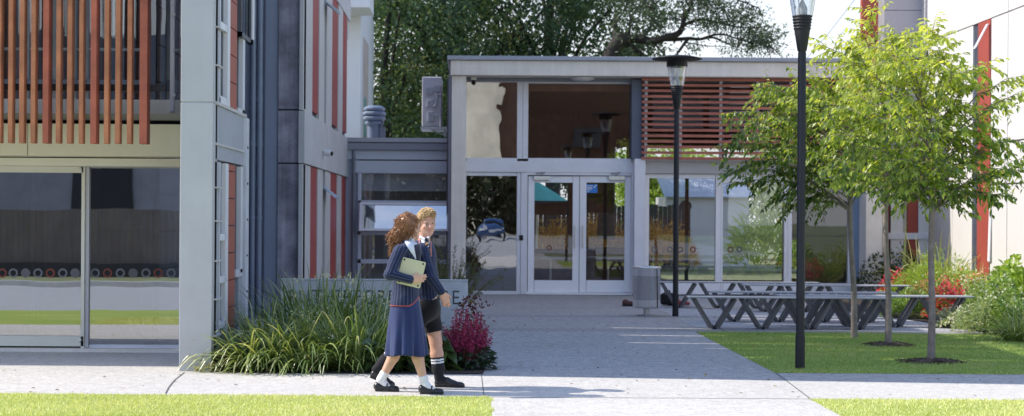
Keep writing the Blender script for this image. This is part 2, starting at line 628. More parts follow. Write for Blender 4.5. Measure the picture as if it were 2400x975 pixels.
M_TERRA = mat('terracotta_panel', (.42, .13, .085), .6, .08, 2, 60, .05)
M_RED = mat('red_panel', (.36, .055, .045), .5, .06, 2, 60, .03)
M_REDL = mat('orange_red_panel', (.36, .07, .048), .5, .06, 2, 60, .03)
M_CONCD = mat('dark_stained_concrete', (.31, .295, .34), .75, .5, 2.2, 30, .2, streak=.55, bump=.15)
M_CONC = mat('concrete', (.80, .745, .67), .8, .09, 1.5, 45, .06, streak=.14, bump=.08)
M_ROOF = mat('roof_metal', (.34, .36, .41), .4, .06, 1, 40, .03, metal=.3)
M_WHITE = mat('white_plaster', (.78, .77, .76), .75, .03, .8, 60, .02, streak=.04)
M_WPANEL = mat('white_wall_panel', (.67, .645, .615), .7, .03, .6, 60, .02, streak=.05)
M_GPANEL = mat('mid_grey_panel', (.46, .45, .49), .6, .05, .8, 60, .02, streak=.05)
M_STEEL = mat('stainless_steel', (.70, .69, .67), .32, .06, 3, 90, .04, metal=.75)
M_GALV = mat('galvanised_metal', (.42, .44, .47), .45, .1, 5, 60, .05, metal=.6)
M_BLACKP = mat('black_pole_paint', (.020, .020, .023), .5, .1, spec=.35)
M_WHITEP = mat('white_plastic', (.75, .75, .75), .4, .02)
M_BLACK = mat('black_rubber', (.015, .015, .016), .6)
M_TIMBER = mat('brown_timber_lining', (.25, .12, .075), .55, .25, 2.5, 30, .12, streak=.3)
M_BLUEN = mat('notice_blue', (.04, .22, .62), .5, .03)
M_FENCE = mat('brown_fence', (.15, .125, .108), .8, .2, 2, 40, .1, streak=.3)
M_FENCED = mat('dark_fence', (.05, .048, .05), .8, .2, 2, 40, .1, streak=.3)

G_MAIN = glass_mat('window_glass', (.80, .81, .82), .13, .0008, .9)
G_LEFT = glass_mat('door_glass', (.42, .43, .45), .42, .0012, .8)
G_WAVY = glass_mat('wavy_glass', (.45, .46, .48), .32, .0022, 1.3)
G_SKY = glass_mat('sash_glass', (.4, .45, .5), .62, .004, .8)
G_DARK = glass_mat('dark_window_glass', (.35, .37, .42), .22, .002, 1)
G_SIDE = glass_mat('side_window_glass', (.22, .25, .32), .10, .002, 1, graz=.25)
G_LAMP = glass_mat('lamp_glass', (.93, .95, .97), .07, .0, 1)

# ================================================================ setting
XS = -2.68
ground = MB(); ground.sheet([(-400, -400), (400, -400), (400, 600), (-400, 600)], -.012)
struct('ground', ground, M_GROUND)
b = MB()
b.sheet([(-16, 13.66), (14, 13.66), (14, 14.85), (5.4, 15.03), (0.09, 15.47), (-2.68, 15.66), (-2.68, 18.2), (-16, 18.2)], .006)
struct('footpath', b, M_PATH)
b = MB(); b.sheet([(.16, -3.0), (3.0, -3.0), (3.0, 13.66), (.16, 13.66)], .006)
struct('garden_path', b, M_PATH)
b = MB(); b.sheet([(-2.68, 15.66), (.09, 15.47), (5.4, 15.03), (14, 14.85), (14, 16.0), (3.15, 16.0), (3.15, 21.7), (-2.68, 21.7)], .002)  # front edge laid along the shadow line, same paving as the footpath
struct('shade_toned_courtyard_path', b, M_PATH_SHADE)
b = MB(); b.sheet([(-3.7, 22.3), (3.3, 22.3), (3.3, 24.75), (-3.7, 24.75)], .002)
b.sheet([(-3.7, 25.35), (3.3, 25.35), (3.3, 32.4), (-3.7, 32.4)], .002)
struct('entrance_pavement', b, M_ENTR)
b = MB()
b.sheet([(-3.7, 21.7), (12, 21.7), (12, 22.3), (-3.7, 22.3)], .002)
b.sheet([(-3.7, 24.75), (12, 24.75), (12, 25.35), (-3.7, 25.35)], .002)
struct('brick_band_pavement', b, M_SOLD)
b = MB(); b.sheet([(3.3, 22.3), (12, 22.3), (12, 24.75), (3.3, 24.75)], .002)
b.sheet([(3.3, 25.35), (12, 25.35), (12, 32.4), (3.3, 32.4)], .002)
struct('paved_terrace', b, M_PAVER)
# scored joints in the path
b = MB()
b.sheet([(.10, 13.68), (.107, 13.68), (.092, 15.6), (.085, 15.6)], .0085)
pts = [W(388, 927, 13.72), W(396, 910, 14.25), W(410, 893, 14.9), W(432, 876, 15.6)]
for i in range(3):
    p, q = pts[i], pts[i + 1]
    b.sheet([(p.x - .008, p.y), (p.x + .008, p.y), (q.x + .008, q.y), (q.x - .008, q.y)], .0085)
b.sheet([(3.0, 13.66), (3.012, 13.66), (3.162, 16.0), (3.15, 16.0)], .0085)
b.sheet([(.16, 13.645), (3.0, 13.645), (3.0, 13.66), (.16, 13.66)], .0085)
struct('path_joint', b, M_JOINT)
# street behind the viewpoint (seen mirrored in the windows)
b = MB(); b.sheet([(-60, 2.0), (.16, 2.0), (.16, 10.3), (-60, 10.3)], .002); b.sheet([(3.0, 2.0), (60, 2.0), (60, 7.0), (3.0, 7.0)], .002)
b.sheet([(-5.5, -70), (14, -70), (14, -3.0), (-5.5, -3.0)], .002)
struct('street', b, M_ASPH)
b = MB(); b.box(-60, -5.5, 1.75, 2.0, 0, .12)
struct('kerb', b, M_KERB)


def lawn(name, poly, base_mat, z0=.004):
    b = MB(); b.sheet(poly, z0)
    return struct(name, b, base_mat)


lawn('front_lawn', [(-60, 10.3), (.16, 10.3), (.16, 13.66), (-60, 13.66)], M_LAWN_D)
lawn('corner_lawn', [(3.0, 7.0), (60, 7.0), (60, 13.66), (3.0, 13.66)], M_LAWN_D)
REAR = [(3.15, 16.0), (40, 16.0), (40, 20.6), (8.6, 20.9), (7.3, 21.45), (5.6, 21.7), (3.15, 21.7)]
lawn('courtyard_lawn', REAR, M_LAWN_D)

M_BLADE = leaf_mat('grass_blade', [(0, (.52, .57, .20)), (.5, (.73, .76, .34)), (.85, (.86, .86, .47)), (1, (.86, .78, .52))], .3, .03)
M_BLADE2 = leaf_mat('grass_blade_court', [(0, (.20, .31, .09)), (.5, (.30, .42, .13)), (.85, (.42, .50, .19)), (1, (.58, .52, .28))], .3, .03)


def grass(name, inside, x0, x1, y0, y1, n, h, mat_, label):
    x = RNG.uniform(x0, x1, n); y = RNG.uniform(y0, y1, n)
    m = inside(x, y); x, y = x[m], y[m]; n = len(x)
    clump = np.sin(x * 2.1 + 1.3 * np.sin(y * 1.7)) * np.sin(y * 2.9 + np.sin(x * 1.1)) * .5 + .5
    a = RNG.uniform(0, 2 * PI, n); hh = h * RNG.uniform(.5, 1.15, n) * (.8 + .35 * clump)
    w = RNG.uniform(.003, .006, n); lean = RNG.uniform(.1, .9, n) * hh
    base = np.stack([x, y, np.full(n, .003)], 1)
    side = np.stack([np.cos(a), np.sin(a), np.zeros(n)], 1) * w[:, None]
    la = RNG.uniform(0, 2 * PI, n)
    tip = base + np.stack([np.cos(la) * lean, np.sin(la) * lean, hh], 1)
    V = np.stack([base - side, base + side, tip], 1).reshape(-1, 3)
    F = (np.arange(n) * 3)[:, None] + np.array([[0, 1, 2]])
    val = np.clip(.25 * RNG.normal(size=n) + .35 + .35 * clump, 0, 1)
    o = mesh_obj(name, V, F, mat_, None, False, attrs={'v': np.repeat(val, 3)}, kind='stuff')
    tag(o, label, 'grass')
    return o


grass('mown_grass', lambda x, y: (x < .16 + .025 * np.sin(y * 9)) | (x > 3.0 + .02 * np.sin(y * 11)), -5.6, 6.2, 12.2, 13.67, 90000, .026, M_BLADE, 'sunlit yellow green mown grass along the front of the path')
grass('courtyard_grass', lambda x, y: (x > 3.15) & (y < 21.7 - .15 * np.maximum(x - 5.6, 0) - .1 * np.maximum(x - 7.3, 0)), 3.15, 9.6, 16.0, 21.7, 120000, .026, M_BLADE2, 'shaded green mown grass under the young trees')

# ================================================================ left classroom building
LB = thing('classroom_building', 'grey two-storey building with timber batten screen and sliding glass doors', 'building', (-5, 17, 0))


def pb(name, mt, rects, parent, **kw):
    b = MB()
    for r in rects: b.pbox(*r)
    return part(name, b, mt, parent, **kw)


YD = 18.0
pier = MB(); x0, x1, _, _ = R(422, 0, 501, 900, 15.75)
ztop = 5.4; zj = W(460, 241, 15.85).z
pier.box(x0, XS, 15.75, 16.02, 0, zj - .006); pier.box(x0, XS, 15.75, 16.02, zj + .006, ztop); pier.box(x0 + .01, XS - .01, 15.76, 16.01, zj - .01, zj + .01)
part('pier', pier, M_PIER, LB, bevel=.006)
# ground floor sliding doors
pb('head_beam', M_CREAMF, [(-900, 368, 422, 386, 17.6, 18.1)], LB)
f = MB()
f.pbox(-120, 384, 196, 404, 17.93, 18.0); f.pbox(-120, 787, 196, 811, 17.93, 18.0); f.pbox(190, 380, 198, 818, 17.93, 18.0)
f.pbox(-125, 384, -112, 811, 17.93, 18.0)
d1 = part('sliding_door', f, M_CREAMF, LB, bevel=.003)
g = MB(); x0, x1, z0, z1 = R(-112, 404, 190, 787, 17.97); g.quad((x0, 17.97, z0), (x1, 17.97, z0), (x1, 17.97, z1), (x0, 17.97, z1))
p1 = part('pane', g, G_LEFT, d1)
for py in (395, 797):
    lk = MB(); c = W(189, py, 17.92); lk.lathe([(.018, -.012), (.022, 0), (.012, .014)], (c.x, 17.92, c.z), 12); part('lock', lk, M_STEEL, d1)
f = MB()
f.pbox(199, 380, 208, 824, 17.99, 18.08); f.pbox(208, 384, 424, 390, 17.99, 18.08); f.pbox(208, 808, 424, 824, 17.99, 18.08); f.pbox(420, 384, 430, 824, 17.99, 18.08)
d2 = part('window', f, M_ALU, LB, bevel=.003)
g = MB(); x0, x1, z0, z1 = R(208, 389, 422, 808, 18.03); g.quad((x0, 18.03, z0), (x1, 18.03, z0), (x1, 18.03, z1), (x0, 18.03, z1))
p2 = part('pane', g, G_LEFT, d2)
for i, dx in enumerate(range(3)):   # further doors to the left, outside the frame
    xx = W(-125, 500, 18).x - 1.6 * (i + 1)
    f = MB(); f.box(xx, xx + .09, 17.95, 18.03, .04, 2.3); f.box(xx + .09, xx + 1.6, 17.95, 18.03, 2.22, 2.3); f.box(xx + .09, xx + 1.6, 17.95, 18.03, .04, .15)
    g = MB(); g.quad((xx + .09, 18, .15), (xx + 1.6, 18, .15), (xx + 1.6, 18, 2.22), (xx + .09, 18, 2.22))
    w_ = part('sliding_door', f, M_CREAMF, LB); part('pane', g, G_LEFT, w_)
# safety dots
M_DOTW = mat('dot_white', (.15, .16, .17), .6, .04); M_DOTR = mat('dot_red', (.19, .045, .03), .6, .04); M_DOTG = mat('dot_grey', (.12, .12, .13), .6)
for k, (px, kd) in enumerate([(-22, 'w'), (5, 'r'), (31, 'w'), (60, 'f'), (89, 'w'), (118, 'r'), (147, 'w'), (176, 'f'), (223, 'w'), (252, 'r'), (282, 'w'), (312, 'f'), (342, 'w'), (371, 'r'), (401, 'w')]):
    ok = px < 195
    yy = 17.965 if ok else 18.025
    c = W(px, 640, yy); b = MB()
    b.ring((c.x, yy, c.z), .055, .0 if kd == 'f' else .034, 24, 'y', .002)
    part('safety_dot', b, {'w': M_DOTW, 'r': M_DOTR, 'f': M_DOTG}[kd], d1 if ok else d2)
# threshold and ramp
b = MB(); b.box(-14, -3.0, 17.86, 18.1, .006, .045); part('threshold', b, M_CONC, LB)
# dim classroom inside
b = MB(); b.box(-14, -3.95, 23.5, 23.6, 0, 2.45); b.box(-14.1, -14, 18.1, 23.6, 0, 2.45)
part('room_wall', b, M_LILAC, LB)
b = MB(); b.box(-14, -3.95, 18.1, 23.5, .004, .02); part('room_floor', b, M_NIGHT, LB)
b = MB(); b.box(-14, -3.95, 18.05, 32.2, 2.46, 2.62); b.box(-3.95, -2.8, 18.05, 18.15, 2.46, 2.62); part('floor_slab', b, M_NIGHT, LB)
b = MB(); x0, x1, z0, z1 = R(-40, 404, 62, 800, 20.5); b.box(x0, x1, 20.5, 20.7, 0, 2.4); x0, x1, z0, z1 = R(82, 404, 98, 800, 20.5); b.box(x0, x1, 20.5, 20.6, 0, 2.4)
part('room_partition', b, M_DARK, LB)
b = MB(); x0, x1, z0, z1 = R(235, 395, 420, 530, 20.8); b.box(x0, x1, 20.8, 20.85, z0, z1); part('room_screen', b, mat('slate_board', (.07, .09, .14), .5), LB)
# first floor edge
jx = W(65, 330, 17.2).x
b = MB(); _, _, z0, z1 = R(0, 290, 422, 365, 17.2); b.box(-14, jx - .004, 17.2, 17.75, z0, z1); b.box(jx + .004, -3.02, 17.2, 17.75, z0, z1)
part('fascia', b, M_CREAM, LB, bevel=.004)
b = MB(); _, _, za, zb = R(0, 266, 422, 281, 17.3); b.box(-14, -3.02, 17.3, 18.2, za, zb); part('floor_edge', b, M_OLIVE, LB)
b = MB(); b.box(-14, -3.02, 17.45, 18.2, z1, za); part('shadow_gap', b, M_DARK, LB)
b = MB(); _, _, zc, zd = R(0, 232, 422, 266, 17.8); b.box(-14, -3.02, 17.85, 17.9, za, zd); part('rail_upstand', b, M_CREAMF, LB)
# first floor windows behind the battens
b = MB(); b.box(-14, -3.95, 21.5, 21.6, 2.62, 5.4); part('upper_room_wall', b, M_DARK, LB)
f = MB()
zb0 = W(200, 238, 18.5).z
for px, w in ((-60, 8), (35, 6), (66, 10), (130, 12), (178, 7), (205, 9), (365, 6), (398, 12), (-20, 6), (-150, 10)):
    xx = W(px, 120, 18.5).x; f.box(xx - w / 400, xx + w / 400, 18.45, 18.55, zb0, 5.4)
z_ = W(200, 116, 18.5).z; f.box(-14, -3.0, 18.46, 18.54, z_ - .015, z_ + .015)
wU = part('window', f, mat('upper_frame', (.62, .68, .72), .45), LB)
b = MB(); za2, zb2 = W(200, 214, 18.5).z, W(200, 188, 18.5).z; b.box(-14, -3.0, 18.42, 18.5, za2, zb2); part('sill_rail', b, mat('blue_rail', (.30, .36, .48), .4), wU)
g = MB(); g.quad((-14, 18.5, zb0), (-2.95, 18.5, zb0), (-2.95, 18.5, 5.4), (-14, 18.5, 5.4)); part('pane', g, G_DARK, wU)
b = MB()
xg0, xg1 = W(352, 130, 17.9).x, W(424, 130, 17.9).x
zz = W(380, 232, 17.9).z
b.quad((xg0 - 3.5, 17.9, zz), (xg1, 17.9, zz), (xg1, 17.9, 5.3), (xg0 - 3.5, 17.9, 5.3))
gp = part('glass_balustrade', b, glass_mat('balustrade_glass', (.78, .82, .82), .14, .004, 1), LB)
b = MB(); xx = W(406, 130, 17.87).x; b.box(xx - .022, xx + .022, 17.80, 17.86, zz - .15, 5.3); part('balustrade_post', b, M_ALU, gp)
for py in (33, 222):
    c = W(405, py, 17.78); b = MB(); b.ring((c.x, 17.79, c.z), .03, 0, 16, 'y', .02); part('glass_fitting', b, M_WHITEP, gp)
# timber battens
TS = MB(); TS.box(-9, -3.35, 16.66, 16.72, 2.95, 3.02); TS.box(-9, -3.35, 16.66, 16.72, 4.6, 4.67)
scr = part('timber_screen', TS, M_DARK, LB)
zb = W(180, 336, 16.5).z
bats = [(0, 6), (19, 33), (45, 60), (72, 86), (100, 118), (131, 145), (157, 172), (185, 198), (212, 230), (244, 258), (270, 285), (298, 312), (327, 351)]
x6 = [W(a, 168, 16.5).x for a, _ in bats]
for i, (a, c) in enumerate(bats):
    xa, xb = W(a, 168, 16.5).x, W(c, 168, 16.5).x
    if i == 0: xa = xb - .065
    xb = xa + (xb - xa) * .76
    b = MB(); b.box(xa, xb, 16.5, 16.5 + (.16 if c - a > 16 else .11), zb, 5.3)
    part('batten', b, M_BATTEN2 if c - a > 16 else M_BATTEN, scr, bevel=.004)
for i in range(9):
    xa = x6[0] - .19 - i * .125
    b = MB(); b.box(xa, xa + .065, 16.5, 16.61, zb, 5.3); part('batten', b, M_BATTEN, scr)

# ---- side wall of the left building (faces the courtyard)


def SY(px, py=510): return FPX * XS / (px - VPX + TH * (py - VPY))
def SZ(px, py): return CAMH - ((py - VPY) - TH * (px - VPX)) * SY(px, py) / FPX


def sb(b, pxa, pxb, z0, z1, proud=0.0, back=.06):
    return b.box(XS - back, XS + proud, SY(pxa), SY(pxb), z0, z1)


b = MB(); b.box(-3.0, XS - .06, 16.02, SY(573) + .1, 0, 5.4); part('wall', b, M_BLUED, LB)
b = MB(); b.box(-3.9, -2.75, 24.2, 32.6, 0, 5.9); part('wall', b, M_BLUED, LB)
zA, zB, zC = SZ(505, 242), SZ(502, 336), SZ(515, 380)
b = MB()
for a_ in ((504, 573, zB + .012, zA - .012), (504, 573, zC + .02, zB - .012), (503, 515, 0, zC), (503, 513, zA + .02, 5.4), (562, 573, 0, .9, -.01)):
    b = MB(); sb(b, *a_); part('cladding', b, M_CLAD, LB, bevel=.004)
b = MB()
fl_ = [(503, 573, zA - .012, zA + .02, .02), (503, 573, zB - .012, zB + .012, .015)]
for py in (518, 611, 700, 784, 440, 64, 154): z = SZ(508, py); fl_.append((503, 515, z - .008, z + .008, .03))
for a_ in fl_:
    b = MB(); sb(b, *a_); part('flashing', b, M_CLADL, LB)
b = MB()   # terracotta panels in strips
for pa, pc, z0, z1 in ((535, 552, 0, zC), (537, 554, zA + .02, 5.4)):
    h = .30; z = z0; b = MB()
    while z < z1:
        sb(b, pa, pc, z, min(z + h - .012, z1), -.005); z += h
    part('terracotta_panel', b, M_TERRA, LB)
for (pa, pc, z0, z1, trans) in ((515, 533, .05, zC, (SZ(520, 556), SZ(520, 655), SZ(520, 760))), (513, 535, SZ(522, 250), 5.4, (SZ(522, 62), SZ(522, 235)))):
    b = MB(); sb(b, pa, pa + 1.5, z0, z1, 0); sb(b, pc - 6, pc, z0, z1, .01); sb(b, pa, pc, z0, z0 + .08, .012)
    for z in trans: sb(b, pa, pc - 5, z - .035, z + .035, .01)
    w_ = part('window', b, M_WHITEF, LB)
    g = MB(); ya, yb = SY(pa + 1), SY(pc - 5); g.quad((XS - .04, ya, z0), (XS - .04, yb, z0), (XS - .04, yb, z1), (XS - .04, ya, z1)); part('pane', g, G_SIDE, w_)
for (pa, pc, z0, z1) in ((553, 567, .95, zC), (555, 570, zA + .02, 5.4)):
    b = MB(); sb(b, pc - 5, pc, z0, z1, .01); sb(b, pa, pc, z0 - .04, z0 + .04, .01)
    w_ = part('window', b, M_ALU, LB)
    g = MB(); ya, yb = SY(pa), SY(pc - 5); g.quad((XS - .04, ya, z0), (XS - .04, yb, z0), (XS - .04, yb, z1), (XS - .04, ya, z1)); part('pane', g, G_SIDE, w_)
b = MB(); b.box(XS - .03, XS + .03, SY(570), SY(577), .1, SZ(572, 276))
dp = part('corner_flashing', b, mat('bright_flashing', (.70, .72, .76), .4), LB)
b = MB()
for z in np.arange(.3, 3.0, .42): b.box(XS + .031, XS + .037, SY(572.5), SY(574), z - .012, z + .012)
part('fixing_screw', b, M_BLACK, dp)
b = MB()  # open awning sash above
z0, z1 = SZ(570, 92), 5.4
b.box(XS - .02, XS + .03, SY(557), SY(584), z0, z0 + .05); b.box(XS - .02, XS + .03, SY(579), SY(584), z0, z1); b.box(XS - .02, XS + .03, SY(557), SY(559), z0, z1)
sa = part('window_sash', b, mat('sash_frame', (.10, .11, .13), .4), LB)
g = MB(); g.quad((XS + .01, SY(559), z0), (XS + .01, SY(580), z0), (XS + .01, SY(580), z1), (XS + .01, SY(559), z1)); part('pane', g, G_SIDE, sa)
b = MB(); b.box(XS + .031, XS + .05, SY(580.5), SY(583.5), z0 + .05, z1); part('sash_edge', b, M_WHITEF, sa)
# recess weatherboards
b = MB()
for i in range(12):
    z = .1 + i * .44; b.box(-3.74, -3.70, SY(573) + .12, 24.15, z, z + .42)
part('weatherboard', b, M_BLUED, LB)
# frontal return wall with pipes and stained concrete
YR = 24.2
b = MB(); b.box(-3.75, W(651, 400, YR).x, YR - .02, YR + .1, 0, 5.6); part('return_wall', b, M_BLUEG, LB)
b = MB(); xc = W(652, 400, YR).x
zj1, zj2 = W(680, 258, YR).z, W(680, 383, YR).z
for z0, z1 in ((0, zj2 - .012), (zj2 + .012, zj1 - .012), (zj1 + .012, 5.7)): b.box(xc, XS, YR - .06, YR + .2, z0, z1)
part('stained_concrete', b, M_CONCD, LB, bevel=.006)
b = MB(); b.box(xc + .01, XS - .01, YR - .045, YR + .1, 0, 5.7); part('panel_joint', b, M_DARK, LB)
b = MB(); b.box(W(618, 400, YR).x, W(621, 400, YR).x, YR - .05, YR - .02, 0, 5.6); part('cover_strip', b, M_BLUED, LB)
for px in (592.5, 608):
    c = W(px, 400, YR - .1); b = MB(); b.tube([(c.x, YR - .1, 0), (c.x, YR - .1, 5.6)], .046, 12)
    p = part('downpipe', b, mat('pipe_paint', (.24, .28, .36), .35, spec=.6), LB)
    b = MB()
    for z in (1.55, 2.7, 3.4): b.tube([(c.x, YR - .1, z), (c.x, YR - .1, z + .05)], .054, 12)
    part('pipe_bracket', b, M_BLUEG, p)
# rear side wall with coloured strips
zS1, zS0 = SZ(708, 258), SZ(708, 382)
b = MB(); sb(b, 708.5, 812, zS0, zS1, .03, .07); part('spandrel', b, mat('spandrel_concrete', (.56, .55, .54), .7, .08, 2, 50, .05, streak=.15), LB, bevel=.006)
zt = SZ(812, 38)
for pa, pc in ((708.5, 727), (744, 756), (762, 774), (790, 800)):
    b = MB(); sb(b, pa, pc, .02, zS0 - .012, 0); part('pale_panel', b, M_CLADL, LB)
for pa, pc in ((708.5, 730), (746, 758), (763, 776), (791, 801)):
    b = MB(); sb(b, pa, pc, zS1 + .012, zt, 0); part('pale_panel', b, M_CLADL, LB)
b = MB(); sb(b, 708.5, 818, zt + .012, 6.4, .01)
part('pale_panel', b, M_CLADL, LB)
b = MB()
for pa, pc in ((727.5, 743.5), (774.5, 789.5), (800.5, 811)): b = MB(); sb(b, pa, pc, .02, zS0 - .012, -.012); part('red_panel', b, M_RED, LB)
for pa, pc in ((730.5, 745.5), (776.5, 790.5), (801.5, 812)): b = MB(); sb(b, pa, pc, zS1 + .10, zt, -.012); part('red_panel', b, M_RED, LB)
b = MB(); ya, yb = SY(756), SY(762)
for z0, z1 in ((.02, zS0 - .02), (zS1 + .02, zt)): b.quad((XS - .05, ya, z0), (XS - .05, yb, z0), (XS - .05, yb, z1), (XS - .05, ya, z1))
part('slot_window', b, G_SIDE, LB)
for (pa, pya, pc, pyc) in ((756, 441, 787, 463), (760, 2, 778, 14)):     # tilted open sashes
    za_, zb_ = SZ(pa, pya), SZ(pc, pyc)
    ya_ = SY(757); b = MB()
    b.add([(XS, ya_, za_), (XS, ya_ + .55, za_), (XS + .22, ya_ + .55, za_ - .18), (XS + .22, ya_, za_ - .18), (XS, ya_, za_ + .03), (XS, ya_ + .55, za_ + .03), (XS + .24, ya_ + .55, za_ - .15), (XS + .24, ya_, za_ - .15)],
          [(0, 1, 2, 3), (7, 6, 5, 4), (0, 3, 7, 4), (1, 5, 6, 2), (3, 2, 6, 7), (0, 4, 5, 1)])
    part('window_sash', b, mat('sash_alu', (.45, .52, .62), .35), LB)
# security camera on the spandrel
cc = W(757, 360, SY(752)); CAMX = thing('security_camera', 'white security camera on the grey band above the red strips', 'camera', (XS + .03, cc.y, cc.z))
b = MB(); b.box(XS + .03, XS + .05, cc.y - .07, cc.y + .07, cc.z - .09, cc.z + .07); part('mount', b, M_WHITEP, CAMX, bevel=.008)
b = MB(); b.tube([(XS + .05, cc.y, cc.z + .01), (XS + .10, cc.y - .01, cc.z + .02), (XS + .12, cc.y - .03, cc.z + .02)], [.03, .035, .04], 10); b.tube([(XS + .07, cc.y - .05, cc.z + .015), (XS + .19, cc.y - .10, cc.z - .002)], [.055, .055], 14); part('housing', b, M_WHITEP, CAMX)
b = MB(); b.tube([(XS + .185, cc.y - .10, cc.z - .002), (XS + .205, cc.y - .107, cc.z - .005)], [.044, .038], 14); part('lens', b, M_BLACK, CAMX)
# unseen screen added above to cast shade, with slots for sun streaks
YSL = [24.2, 25.3, 25.5, 25.95, 26.15, 28.4, 28.6, 33]
b = MB()
HR = 9.3
for i in range(0, len(YSL) - 1, 2):
    b.box(-3.0, -2.72, YSL[i], YSL[i + 1], 5.7, HR)
b.box(-3.0, -2.72, 15.72, 17.2, 5.4, HR); b.box(-3.0, -2.72, 17.2, SY(573), 5.4, HR); b.box(-3.0, -2.72, 24.2, 33, 5.4, 5.7)
part('unseen_shade_screen', b, M_CLAD, LB)
b = MB(); HR2 = HR + .35     # recess wall; upper panels added unseen, gaps shaped to let sun strips onto courtyard
RSL = [SY(573) + .1, 18.30, 18.385, 19.55, 19.60, 20.28, 20.36, 21.55, 21.65, 22.95, 23.05, 24.2]
b.box(-3.9, -3.75, RSL[0], 24.2, 0, 4.35)
for i in range(0, len(RSL) - 1, 2): b.box(-3.9, -3.75, RSL[i], RSL[i + 1], 4.35, HR2)
for i, (za_, zb_) in zip(range(1, 10, 2), (((6.9, 8.6),), ((4.35, 6.0), (7.2, 9.7)), ((7.6, 8.2),), ((6.6, 7.4),), ((4.35, 5.2), (7.0, 9.7))) and ((6.9, 7.9), (4.35, 6.2), (7.9, 8.6), (6.9, 7.5), (4.35, 5.4))):
    b.box(-3.89, -3.76, RSL[i], RSL[i + 1], za_, zb_)  # blocks added in the gaps to break up the sun strips
part('recess_wall_shade_panels', b, M_BLUED, LB)
b = MB(); b.box(-14, -3.0, 16.9, 17.2, 5.35, HR - 2.2); part('upper_wall', b, M_CLAD, LB)
b = MB(); b.box(-14, -2.72, 17.2, 18.15, 5.4, 5.6); b.box(-14, -2.72, 24.2, 32.6, 5.9, 6.05); part('roof', b, M_ROOF, LB)
# ================================================================ link building
LK = thing('link_building', 'low blue-grey link building with stacked windows between the two larger buildings', 'building', (-1.5, 32.4, 0))
YL = 32.3
pb('parapet_cap', M_ROOF, [(800, 323, 1056, 333, YL - .15, YL + 8)], LK)
b = MB(); b.pbox(808, 334, 1056, 352, YL - .12, YL - .02); part('gutter', b, M_ALUD, LK, bevel=.02)
pb('fascia', M_BLUEG.copy() if False else mat('link_fascia', (.47, .51, .58), .5, .05, 1, 60, .03, streak=.05), [(815, 352, 1056, 374, YL - .04, YL + .1), (830, 377, 1056, 406, YL - .06, YL + .1)], LK, bevel=.004)
pb('wall', mat('link_wall', (.36, .40, .48), .5, .05, 1, 60, .03), [(806, 352, 840, 760, YL + .02, YL + .2), (1052, 352, 1058, 760, YL + .02, YL + .2)], LK)
c = W(829, 400, YL - .06); b = MB(); b.tube([(c.x, YL - .06, 0), (c.x, YL - .06, 3.0)], .035, 10); part('downpipe', b, mat('pipe_grey', (.17, .19, .23), .4), LK)
f = MB()
for r in ((838, 398, 846, 760), (1049, 398, 1057, 760), (838, 398, 1057, 407), (838, 470, 1057, 477), (838, 543, 1057, 551), (838, 608, 1057, 618), (838, 700, 1057, 760)):
    f.pbox(*r, YL - .04, YL + .06)
lw = part('window', f, M_ALUD.copy() if False else mat('link_frame', (.52, .57, .66), .45, .05), LK, bevel=.004)
for r in ((846, 407, 1049, 470), (846, 551, 1049, 608), (846, 618, 1049, 700)):
    x0, x1, z0, z1 = R(*r, YL); g = MB(); g.quad((x0, YL, z0), (x1, YL, z0), (x1, YL, z1), (x0, YL, z1)); part('pane', g, G_MAIN, lw)
# tilted open awning sash that mirrors the sky
x0, x1, z0, z1 = R(843, 475, 1053, 545, YL - .15)
tilt = .46
ss = MB(); T = Matrix.Rotation(tilt, 3, 'X')
hz = (z1 - z0); cxm = (x0 + x1) / 2


def tl(x, yy, z): return Vector((x, YL - .10, z1)) + Vector((0, -math.sin(.34) * (z1 - z) + yy, -(z1 - z) * math.cos(.34)))


for (xa, xb, za, zb_) in ((x0, x1, z1 - .05, z1), (x0, x1, z0, z0 + .05), (x0, x0 + .05, z0 + .05, z1 - .05), (x1 - .05, x1, z0 + .05, z1 - .05)):
    v = [tl(xa, -.02, za), tl(xb, -.02, za), tl(xb, .02, za), tl(xa, .02, za), tl(xa, -.02, zb_), tl(xb, -.02, zb_), tl(xb, .02, zb_), tl(xa, .02, zb_)]
    ss.add(v, [(0, 3, 2, 1), (4, 5, 6, 7), (0, 1, 5, 4), (1, 2, 6, 5), (2, 3, 7, 6), (3, 0, 4, 7)])
sash = part('awning_sash', ss, M_ALU, LK)
g = MB(); g.add([tl(x0 + .05, 0, z0 + .05), tl(x1 - .05, 0, z0 + .05), tl(x1 - .05, 0, z1 - .05), tl(x0 + .05, 0, z1 - .05)], [(0, 1, 2, 3)]); part('pane', g, G_SKY, sash)
# room behind: pale blind and dark furniture
x0, x1, z0, z1 = R(848, 405, 1046, 448, YL + .25)
b = MB(); b.box(x0, x1, YL + .22, YL + .23, z0, z1); part('roller_blind', b, mat('blind_cloth', (.55, .56, .60), .8), LK)
b = MB(); b.box(-3.0, -.5, 36.0, 36.1, 0, 3.0); part('room_wall', b, M_NIGHT, LK)
b = MB(); b.box(-3.0, -.5, 32.35, 36, 3.0, 3.05); b.box(-3.0, -.5, 32.35, 36, 0, .02); part('room_shell', b, M_DARK, LK)

